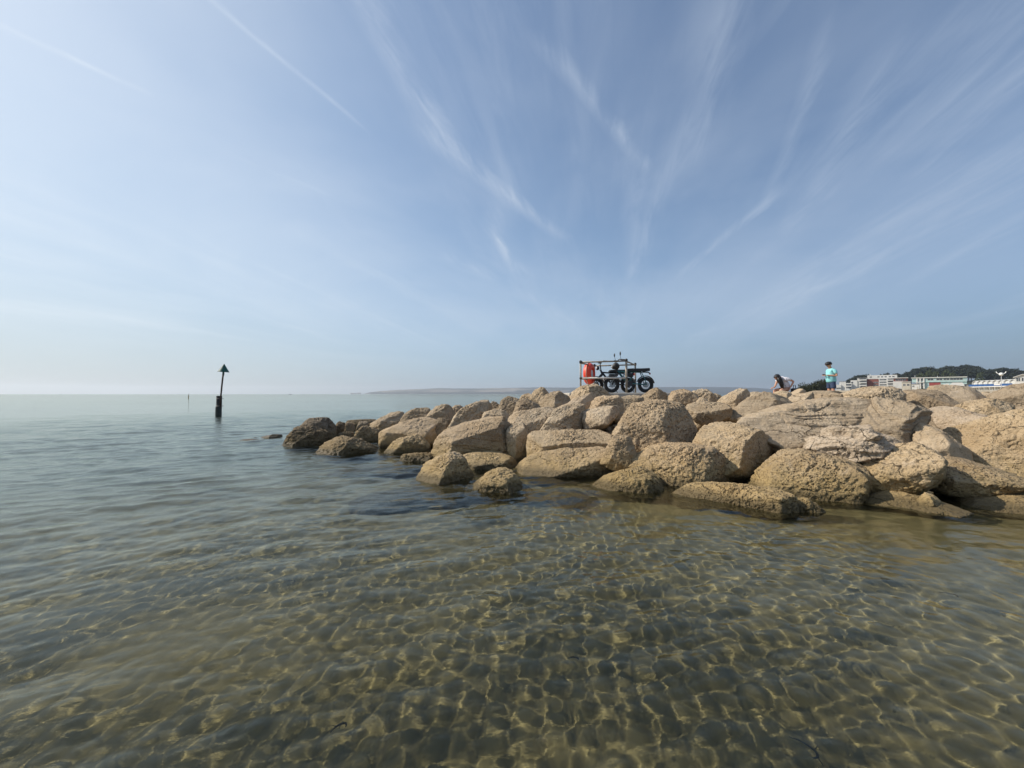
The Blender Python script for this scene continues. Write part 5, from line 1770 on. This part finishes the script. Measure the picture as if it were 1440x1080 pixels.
def make_bike(frame_mat, label, extras):
    """moped-style fat tyre bike heading to -x; origin on the ground below the middle of the wheelbase"""
    rt = empty('electric_bike')
    tag(rt, label, 'electric bike', 'fat-tyre electric bikes parked at the railing')
    Rw, rt_ = .205, .052
    xf, xr, zc = -.55, .55, Rw + rt_
    for x, nm in ((xf, 'front'), (xr, 'rear')):
        w0 = empty('wheel', (x, 0, zc))
        w0.parent = rt
        MB().torus((0, 0, 0), (0, 1, 0), Rw, rt_, 36, 12, sq=1.0).build('tyre', M['tyre'], w0, smooth=True)
        MB().torus((0, 0, 0), (0, 1, 0), Rw - .048, .017, 36, 8, sq=2.0).build('rim', M['rim'], w0, smooth=True)
        mb = MB()
        for k in range(18):
            a = 2 * math.pi * k / 18
            s = .02 if k % 2 else -.02
            mb.tube([(.05 * math.cos(a + .3), s, .05 * math.sin(a + .3)), ((Rw - .05) * math.cos(a), 0, (Rw - .05) * math.sin(a))], .0022, 4)
        mb.build('spoke', M['spoke'], w0).name = 'spokes'
        hr = .075 if nm == 'rear' else .035
        hub = MB()
        hub.lathe([(hr * .6, -.05), (hr, -.04), (hr, .04), (hr * .6, .05)], n=18)
        o = hub.build('hub', M['motor'], w0, smooth=False)
        o.rotation_euler = (R(90), 0, 0)
        dk = MB().lathe([(.09, -.002), (.09, .002)], n=20).build('brake_disc', M['spoke'], w0)
        dk.rotation_euler = (R(90), 0, 0)
        dk.location = (0, -.065, 0)
        # mudguard
        g_ = MB()
        for i in range(14):
            a = R(15) + R(150) * i / 13 if nm == 'front' else R(10) + R(150) * i / 13
            rr_ = Rw + rt_ + .025
            g_.v += [(x + rr_ * math.cos(a), -.062, zc + rr_ * math.sin(a)), (x + (rr_ + .014) * math.cos(a), -.03, zc + (rr_ + .014) * math.sin(a)), (x + (rr_ + .014) * math.cos(a), .03, zc + (rr_ + .014) * math.sin(a)), (x + rr_ * math.cos(a), .062, zc + rr_ * math.sin(a))]
        for i in range(13):
            for j in range(3):
                b_ = i * 4 + j
                g_.f.append((b_, b_ + 1, b_ + 5, b_ + 4))
        go = g_.build('mudguard', M['rim'], rt, smooth=True)
        sm = go.modifiers.new('solid', 'SOLIDIFY')
        sm.thickness = .006
    fr = M[frame_mat]
    hx, hz = -.36, .70                                # head tube
    bb = (.02, 0, .30)
    fm = MB()
    fm.tube([(hx, 0, hz), (hx + .16, 0, .50), (bb[0] - .06, 0, .33), bb], .034, 10)             # down tube
    fm.tube([(hx + .01, 0, hz - .02), (-.10, 0, .665), (.20, 0, .665), (.42, 0, .66)], .026, 10)   # top tube
    fm.tube([bb, (.10, 0, .50), (.16, 0, .66)], .028, 10)                                       # seat tube
    for s in (-1, 1):
        fm.tube([(bb[0], s * .03, bb[2]), (.25, s * .075, .285), (xr, s * .085, zc)], .016, 8)
        fm.tube([(.40, s * .05, .65), (.49, s * .085, .45), (xr, s * .085, zc)], .014, 8)
    fm.build('frame', fr, rt, smooth=True)
    hd = MB().tube([(hx - .03, 0, hz + .06), (hx + .03, 0, hz - .10)], .03, 10).build('head_tube', M['frame_black'], rt, smooth=True)
    fk = MB()
    for s in (-1, 1):
        fk.tube([(hx + .02, s * .085, hz - .08), (xf + .06, s * .09, .45), (xf, s * .085, zc)], [.022, .024, .017], 8)
    fk.tube([(hx + .02, -.10, hz - .09), (hx + .02, .10, hz - .09)], .022, 8)
    fk.build('fork', M['frame_black'], rt, smooth=True)
    sb = MB()
    sb.tube([(hx - .02, 0, hz + .03), (hx - .05, 0, .98)], .02, 8)
    sb.tube([(hx + .10, -.34, 1.02), (hx - .01, -.22, 1.05), (hx - .05, -.08, .99), (hx - .05, .08, .99), (hx - .01, .22, 1.05), (hx + .10, .34, 1.02)], .014, 8)
    hb = sb.build('handlebar', M['frame_black'], rt, smooth=True)
    for s in (-1, 1):
        MB().tube([(hx + .06, s * .285, 1.033), (hx + .115, s * .355, 1.016)], .021, 8).build('grip', M['vinyl'], hb, smooth=True)
        MB().tube([(hx + .03, s * .26, 1.04), (hx - .02, s * .31, 1.02), (hx + .04, s * .36, 1.0)], .007, 6).build('brake_lever', M['motor'], hb, smooth=True)
    MB().box(hx - .10, hx - .04, -.05, .05, 1.005, 1.03).build('display', M['frame_black'], hb)
    hl_ = MB().lathe([(.03, -.05), (.065, -.02), (.07, .03), (.06, .045)], n=16).build('headlight', M['frame_black'], rt, smooth=True)
    hl_.location = (hx - .13, 0, .82)
    hl_.rotation_euler = (0, R(-90), 0)
    ln = MB().lathe([(.055, .0455), (.05, .052)], n=16).build('lens', M['lens'], hl_)
    # long bench seat
    v, f = [], []
    st = [(-.10, .065, .690, .735), (-.06, .085, .680, .765), (.10, .10, .680, .775), (.35, .11, .680, .775), (.58, .11, .685, .785), (.655, .10, .695, .79), (.67, .08, .705, .78)]
    for (x, w_, z0, z1) in st:
        v += [(x, -w_, z0), (x, -w_, z1 - .02), (x, -w_ * .7, z1), (x, w_ * .7, z1), (x, w_, z1 - .02), (x, w_, z0)]
    for i in range(len(st) - 1):
        for j in range(6):
            j2 = (j + 1) % 6
            f.append((i * 6 + j, (i + 1) * 6 + j, (i + 1) * 6 + j2, i * 6 + j2))
    f.append(tuple(range(6)))
    f.append(tuple(reversed([(len(st) - 1) * 6 + k for k in range(6)])))
    mesh_obj('seat', v, f, M['vinyl'], rt, False)
    MB().tube([(.45, 0, .66), (.64, 0, .66), (.70, 0, .62)], .02, 8).build('tail_rack', M['frame_black'], rt, smooth=True)
    MB().box(.685, .71, -.035, .035, .585, .63).build('tail_light', M['reflector'], rt)
    MB().box(-.10, .14, -.055, .055, .50, .63).build('battery', M['frame_black'], rt, bevel=.015)
    MB().box(.145, .19, -.04, .04, .55, .63).build('rear_reflector', M['reflector'], rt)
    ch = MB().lathe([(.085, -.006), (.085, .006)], n=24).build('chainring', M['motor'], rt)
    ch.location = (bb[0], -.075, bb[2])
    ch.rotation_euler = (R(90), 0, 0)
    ck = MB().tube([(bb[0], -.10, bb[2]), (bb[0] - .13, -.115, bb[2] - .09)], .012, 6).tube([(bb[0], .10, bb[2]), (bb[0] + .13, .115, bb[2] + .09)], .012, 6).tube([(bb[0], -.10, bb[2]), (bb[0], .10, bb[2])], .015, 8)
    ck.build('crank', M['motor'], rt, smooth=True)
    for s in (-1, 1):
        MB().box(bb[0] + s * .13 - .045, bb[0] + s * .13 + .045, s * .115 - .01 if s > 0 else -.21, .21 if s > 0 else -.105, bb[2] + s * .09 - .012, bb[2] + s * .09 + .012).build('pedal', M['rim'], rt)
    MB().tube([(.05, -.06, .27), (.10, -.20, .01)], .011, 6).build('kickstand', M['frame_black'], rt, smooth=True)
    MB().tube([(hx - .04, .03, .95), (hx - .10, .05, .85), (hx - .02, .06, .72), (hx + .05, .05, .62)], .006, 6).build('cable', M['vinyl'], rt, smooth=True)
    MB().tube([(bb[0], -.085, bb[2] + .075), (xr, -.095, zc + .05)], .006, 4).tube([(bb[0], -.085, bb[2] - .075), (xr, -.095, zc - .05)], .006, 4).build('chain', M['motor'], rt)
    if extras:
        for s in (-1, 1):
            mm = MB().tube([(hx + .03, s * .25, 1.05), (hx + .0, s * .27, 1.17)], .006, 6)
            mm.ball((hx - .0, s * .27, 1.22), .055, sx=.3, sy=1.0, sz=1.15, n=12, m=7)
            mm.build('mirror', M['frame_black'], rt, smooth=True)
    return rt


b1 = make_bike('teal', 'teal fat-tyre electric bike with long black seat, nearer of the two at the railing', True)
b1.location = (3.70, 12.25, PZ)
b1.rotation_euler = (0, R(0), R(4))
b2 = make_bike('frame_black', 'black fat-tyre electric bike parked behind the teal one inside the railing', False)
b2.location = (3.33, 12.85, PZ)
b2.rotation_euler = (0, 0, R(7))
hb_ = MB().ball((0, 0, 0), .115, sx=1.0, sy=.85, sz=.95, n=16, m=10).build('shell', M['vinyl'], None, smooth=True)
hm = empty('bike_helmet', (3.24, 12.02, PZ + .83))
tag(hm, 'dark helmet hanging from the handlebar of the teal bike', 'helmet')
hb_.parent = hm
MB().tube([(-.08, 0, -.06), (-.03, 0, -.19), (.04, 0, -.17), (.08, 0, -.05)], .008, 6).build('strap', M['frame_black'], hm, smooth=True)
MB().box(-.14, -.085, -.07, .07, -.04, -.02).build('visor', M['frame_black'], hm)

# ------------------------------------------------------------------ people
M['skin'] = principled('skin', (0.50, 0.27, 0.18), 0.5, var=.06, vscale=9)
M['hair'] = principled('black_hair', (0.010, 0.008, 0.008), 0.45, bump=.6, vscale=60)
M['aqua_shirt'] = principled('aqua_cotton', (0.27, 0.64, 0.67), 0.85, var=.06, vscale=14, bump=.3)
M['navy'] = principled('navy_cotton', (0.030, 0.050, 0.105), 0.85, var=.12, vscale=14, bump=.3)
M['black_cloth'] = principled('black_cloth', (0.015, 0.015, 0.02), 0.85, bump=.3, vscale=14)
M['phone'] = principled('phone_black', (0.02, 0.02, 0.022), 0.2)
M['eye'] = principled('eye_dark', (0.02, 0.015, 0.012), 0.2)
M['lip'] = principled('lips', (0.38, 0.14, 0.11), 0.5)
m = bpy.data.materials.new('white_printed_cotton')
m.use_nodes = True
t = NT(m.node_tree)
b = t.n('ShaderNodeBsdfPrincipled')
tcn = t.n('ShaderNodeTexCoord')
pn = t.ramp(t.noise(tcn.outputs['Object'], 9.0, 3, 0.6, 0.6), 0.56, 0.60)
t.set(b, 'Base Color', t.mix(pn, rgb(0.70, 0.68, 0.72), rgb(0.20, 0.20, 0.27)))
b.inputs['Roughness'].default_value = 0.85
t.n('ShaderNodeOutputMaterial', ins={0: b.outputs[0]})
M['print_shirt'] = m
DG = None


def skin(name, verts, edges, mat, parent, sub=2, root=0):
    me = bpy.data.meshes.new(name)
    me.from_pydata([v[0] for v in verts], edges, [])
    o = bpy.data.objects.new(name, me)
    COL.objects.link(o)
    sk = o.modifiers.new('skin', 'SKIN')
    sk.use_smooth_shade = True
    sk.branch_smoothing = .4
    ss = o.modifiers.new('sub', 'SUBSURF')
    ss.levels = ss.render_levels = sub
    if not me.skin_vertices:
        bpy.context.view_layer.objects.active = o
    for i, v in enumerate(verts):
        r_ = v[1] if isinstance(v[1], tuple) else (v[1], v[1])
        me.skin_vertices[0].data[i].radius = r_
        me.skin_vertices[0].data[i].use_root = (i == root)
    dg = bpy.context.evaluated_depsgraph_get()
    dg.update()
    m2 = bpy.data.meshes.new_from_object(o.evaluated_get(dg))
    o.modifiers.clear()
    o.data = m2
    m2.materials.clear()
    m2.materials.append(mat)
    m2.polygons.foreach_set('use_smooth', [True] * len(m2.polygons))
    o.parent = parent
    return o


def hand(verts, edges, wrist_i, wrist, direction, side):
    """palm, four curled fingers of different lengths and a thumb, grown from the wrist vertex"""
    d = Vector(direction).normalized()
    up = Vector((0, 0, 1))
    s = d.cross(up).normalized() * side
    palm = Vector(wrist) + d * .06
    verts.append((tuple(palm), (.034, .018)))
    pi_ = len(verts) - 1
    edges.append((wrist_i, pi_))
    for k, (o_, L) in enumerate(((-.030, .070), (-.010, .080), (.010, .075), (.030, .058))):
        b0 = palm + d * .035 + s * o_
        b1_ = b0 + d * L * .5 - up * .008
        b2_ = b1_ + d * L * .28 - up * L * .4
        i0 = len(verts)
        verts += [(tuple(b0), .010), (tuple(b1_), .009), (tuple(b2_), .008)]
        edges += [(pi_, i0), (i0, i0 + 1), (i0 + 1, i0 + 2)]
    i0 = len(verts)
    verts += [(tuple(palm - d * .02 - s * .038 + up * .01), .011), (tuple(palm + d * .02 - s * .055 + up * .012), .009)]
    edges += [(pi_, i0), (i0, i0 + 1)]


def head_parts(parent, c, pitch, hair_back):
    """face features and hair for a head centred at c that looks to -x, tipped down by pitch"""
    h_ = empty('head_pivot', c)
    return h_


# --- the standing person, looking down at a phone, facing left
gp = at(1169.5, 554, 17.0)
GZ = 1.19
st_ = empty('person', (gp.x, gp.y, GZ))
tag(st_, 'person in aqua T-shirt and navy shorts standing and looking down at a phone', 'person')
V_, E_ = [], []


def add(co, r, to=None):
    V_.append((co, r))
    if to is not None:
        E_.append((to, len(V_) - 1))
    return len(V_) - 1


pel = add((0, 0, .90), .115)
bel = add((-.03, 0, 1.06), (.155, .15), pel)
che = add((-.01, 0, 1.27), (.15, .145), bel)
nk0 = add((-.02, 0, 1.42), .075, che)
nk1 = add((-.06, 0, 1.49), .056, nk0)
hd0 = add((-.10, 0, 1.555), .080, nk1)
hd1 = add((-.125, 0, 1.60), .098, hd0)
hd2 = add((-.125, 0, 1.655), .075, hd1)
for s in (-1, 1):
    hp = add((0.0, s * .095, .80), .085, pel)
    kn = add((-.02, s * .11, .48), .062, hp)
    ca = add((.01, s * .11, .34), .058, kn)
    an = add((.02, s * .11, .09), .036, ca)
    he = add((.0, s * .11, .035), .036, an)
    to = add((-.17, s * .125, .025), .028, he)
    sh = add((.005, s * .175, 1.35), .050, che)
    el = add((.055, s * .245, 1.10), .045, sh)
    wr = add((-.20, s * .10, 1.13), .029, el)
    hand(V_, E_, wr, (-.20, s * .10, 1.13), (-1, -s * .35, .1), s)
skin('body', V_, E_, M['skin'], st_)
V_, E_ = [], []
a = add((0, 0, .79), .185)
a2 = add((0, 0, .90), .198, a)
b_ = add((-.035, 0, 1.05), .195, a2)
c_ = add((-.015, 0, 1.24), .185, b_)
c2 = add((-.01, 0, 1.36), .155, c_)
d_ = add((-.02, 0, 1.45), .085, c2)
for s in (-1, 1):
    e0 = add((0, s * .15, 1.36), .095, c2)
    e1 = add((.01, s * .20, 1.29), .078, e0)
    e2 = add((.04, s * .228, 1.17), .064, e1)
skin('t_shirt', V_, E_, M['aqua_shirt'], st_)
V_, E_ = [], []
a = add((0, 0, 1.00), .155)
a = add((0, 0, .92), .17, a)
b_ = add((0, 0, .84), .172, a)
for s in (-1, 1):
    e1 = add((.0, s * .10, .74), .115, b_)
    e2 = add((-.01, s * .11, .52), .105, e1)
skin('shorts', V_, E_, M['navy'], st_)


def shape_ball(name, c, r, s, mat, parent, rot=(0, 0, 0), noise=0.0, cut=None):
    V, Fc = sphere(4)
    co = V * np.array(s) * r
    if noise:
        co = co * (1 + noise * fbm(V * 4 + 3, 3))[:, None]
    keep = np.ones(len(Fc), bool)
    if cut is not None:
        keep = cut(V)[Fc].all(1)
    o = link(name, np_mesh(name, co, Fc[keep], 3, mat), parent)
    o.location = c
    o.rotation_euler = rot
    return o


shape_ball('hair', (-.115, 0, 1.64), .125, (1.05, .92, .78), M['hair'], st_, (0, R(-18), 0), .10, lambda V: (V[:, 2] > -.45) | (V[:, 0] > .15))
shape_ball('nose', (-.222, 0, 1.585), .020, (1.2, .8, 1.0), M['skin'], st_)
for s in (-1, 1):
    shape_ball('eye', (-.205, s * .034, 1.612), .011, (.6, 1.2, .8), M['eye'], st_)
    shape_ball('ear', (-.105, s * .098, 1.595), .030, (.7, .35, 1.1), M['skin'], st_)
shape_ball('mouth', (-.205, 0, 1.553), .016, (.5, 1.5, .45), M['lip'], st_)
ph_ = MB().box(-.04, .04, -.075, .075, -.005, .005).build('phone', M['phone'], None, bevel=.004)
ph_.location = (gp.x - .325, gp.y, GZ + 1.165)
ph_.rotation_euler = (0, R(25), 0)
tag(ph_, 'dark phone held in both hands by the standing person', 'phone')

# --- the seated person bent forward with long dark hair hanging down
gp2 = at(1104.0, 554, 15.0)
GZ2 = 1.20
cr = empty('person', (gp2.x, gp2.y, GZ2), R(14))
tag(cr, 'person in patterned white T-shirt sitting bent forward, long black hair hanging down', 'person')
V_, E_ = [], []
pel = add((.05, 0, .50), .13)
bel = add((.01, 0, .66), .11, pel)
che = add((-.10, 0, .83), .10, bel)
nk0 = add((-.20, 0, .935), .070, che)
nk1 = add((-.27, 0, .965), .052, nk0)
hd0 = add((-.335, 0, .955), .075, nk1)
hd1 = add((-.385, 0, .935), .092, hd0)
hd2 = add((-.43, 0, .90), .070, hd1)
for s in (-1, 1):
    hp = add((.0, s * .10, .46), .095, pel)
    kn = add((-.36, s * .13, .45), .060, hp)
    ca = add((-.36, s * .13, .28), .052, kn)
    an = add((-.33, s * .13, .07), .035, ca)
    to = add((-.48, s * .14, .025), .028, an)
    sh = add((-.13, s * .165, .90), .058, che)
    if s < 0:
        el = add((.13, -.25, .78), .040, sh)
        wr = add((.04, -.21, .58), .027, el)
        hand(V_, E_, wr, (.04, -.21, .58), (-.5, .2, -.8), s)
    else:
        el = add((-.22, .20, .66), .040, sh)
        wr = add((-.36, .13, .56), .027, el)
        hand(V_, E_, wr, (-.36, .13, .56), (-1, 0, -.2), s)
skin('body', V_, E_, M['skin'], cr)
V_, E_ = [], []
a = add((.07, 0, .42), .15)
a2 = add((.05, 0, .52), .165, a)
b_ = add((.01, 0, .66), .165, a2)
c_ = add((-.09, 0, .81), .155, b_)
c2 = add((-.15, 0, .88), .125, c_)
d_ = add((-.21, 0, .945), .078, c2)
for s in (-1, 1):
    e0 = add((-.13, s * .13, .885), .082, c2)
    e1 = add(((-.06, s * .19, .87) if s < 0 else (-.15, s * .19, .84)), .070, e0)
    e2 = add(((.03, s * .225, .83) if s < 0 else (-.18, s * .20, .76)), .060, e1)
skin('t_shirt', V_, E_, M['print_shirt'], cr)
V_, E_ = [], []
a = add((.06, 0, .50), (.16, .15))
b_ = add((.05, 0, .46), (.165, .155), a)
for s in (-1, 1):
    e1 = add((-.08, s * .11, .46), .105, b_)
    e2 = add((-.25, s * .125, .455), .09, e1)
skin('shorts', V_, E_, M['black_cloth'], cr)
shape_ball('hair', (-.375, 0, .965), .118, (1.0, .92, .85), M['hair'], cr, (0, R(-30), 0), .08, lambda V: (V[:, 0] > -.55) | (V[:, 2] > .2))
mb = MB()
for s in (-1, 0, 1):
    mb.tube([(-.36 + .015 * s, s * .055 - .01, .99), (-.325, s * .075 - .03, .88), (-.285 + .01 * s, s * .06 - .09, .70), (-.235 + .02 * s, s * .045 - .12, .50)], [.05, .048, .040, .012], 10)
mb.tube([(-.40, -.06, .93), (-.37, -.10, .80), (-.33, -.11, .62), (-.29, -.11, .52)], [.05, .045, .035, .012], 8)
mb.build('long_hair', M['hair'], cr, smooth=True)
shape_ball('nose', (-.475, 0, .885), .018, (1.0, .8, 1.0), M['skin'], cr)
for s in (-1, 1):
    shape_ball('eye', (-.463, s * .032, .912), .010, (.6, 1.2, .8), M['eye'], cr)
    shape_ball('ear', (-.375, s * .093, .925), .026, (.7, .35, 1.1), M['skin'], cr)
shape_ball('mouth', (-.455, 0, .858), .014, (.5, 1.5, .45), M['lip'], cr)
bag = MB().box(-.09, .12, -.10, .10, 0, .24).build('body', M['black_cloth'], None, bevel=.05)
bg_ = empty('shoulder_bag', (gp2.x + .20, gp2.y - .22, GZ2 + .28), .3)
tag(bg_, 'small black bag beside the hip of the seated person', 'bag')
bag.parent = bg_
MB().tube([(-.06, 0, .22), (-.03, 0, .36), (.05, 0, .36), (.09, 0, .22)], .012, 6).build('strap', M['black_cloth'], bg_, smooth=True)

V, Fc = sphere(5)
co = V * np.power(np.sum(np.abs(V) ** 5, 1), -1 / 5.)[:, None] * np.array([.42, .40, .20])
co *= (1 + .10 * fbm(V * 2.3, 4))[:, None]
seat = link('boulder', np_mesh('boulder', co, Fc, 3, MAT_ROCK))
seat.location = (gp2.x + .12, gp2.y + .05, GZ2 + .16)
seat['pitting'], seat['greyness'], seat['bedding'], seat['weedy'], seat['wetness'] = .5, .4, .2, 0., 0.
tag(seat, 'stone under the seated person, mostly hidden by the crest', 'boulder', 'limestone boulders of the breakwater')

# ------------------------------------------------------------------ loose strands of weed in the shallows
M['weed'] = principled('brown_seaweed', (0.022, 0.016, 0.008), 0.4, var=.3, vscale=30)
for (px, py, dz_, L, a0, lab) in [(486, 1018, -.02, .10, 1.2, 'small curled dark weed strand in the foreground, left of centre'),
                                  (1140, 1062, -.02, .16, -.7, 'thin curved dark weed strand at the bottom edge, right of centre'),
                                  (1345, 838, -.01, .14, -.2, 'dark weed strand floating in the water at the right, below the flat brown rock'),
                                  (812, 545 + 380, -.03, .09, .4, 'short dark weed strand in the central foreground shallows'),
                                  (410, 820, -.01, .12, .2, 'dark weed strand floating in the left middle water')]:
    a, c = ray(px, py)
    Yk = CAM_H / -c
    mb = MB()
    pts = [Vector((math.cos(a0 + k * .35) * L * .3 * k * .3, math.sin(a0 + k * .35) * L * .3 * k * .3, .004 * math.sin(k))) for k in range(8)]
    mb.tube(pts, [.002 + .004 * math.sin(math.pi * k / 7) for k in range(8)], 6)
    for k in (2, 4, 5):
        mb.tube([pts[k], pts[k] + Vector((math.sin(k * 2 + a0), math.cos(k * 2 + a0), 0)) * L * .25], [.003, .001], 5)
    o = mb.build('weed_strand', M['weed'], None, smooth=True)
    o.location = (a * Yk, Yk, dz_)
    tag(o, lab, 'seaweed', 'loose weed strands')

# ------------------------------------------------------------------ air over the bay
bpy.context.view_layer.update()
m = bpy.data.materials.new('sea_haze')
m.use_nodes = True
t = NT(m.node_tree)
pv_ = t.n('ShaderNodeVolumePrincipled')
pv_.inputs['Color'].default_value = rgb(0.86, 0.92, 1.0)
pv_.inputs['Density'].default_value = HAZE_DENSITY
pv_.inputs['Anisotropy'].default_value = 0.35
t.n('ShaderNodeOutputMaterial', ins={'Volume': pv_.outputs[0]})
hz = MB().box(-9400, 9400, -9400, 9400, -5.0, 170.0).build('haze', m)
tag(hz, kind='stuff')
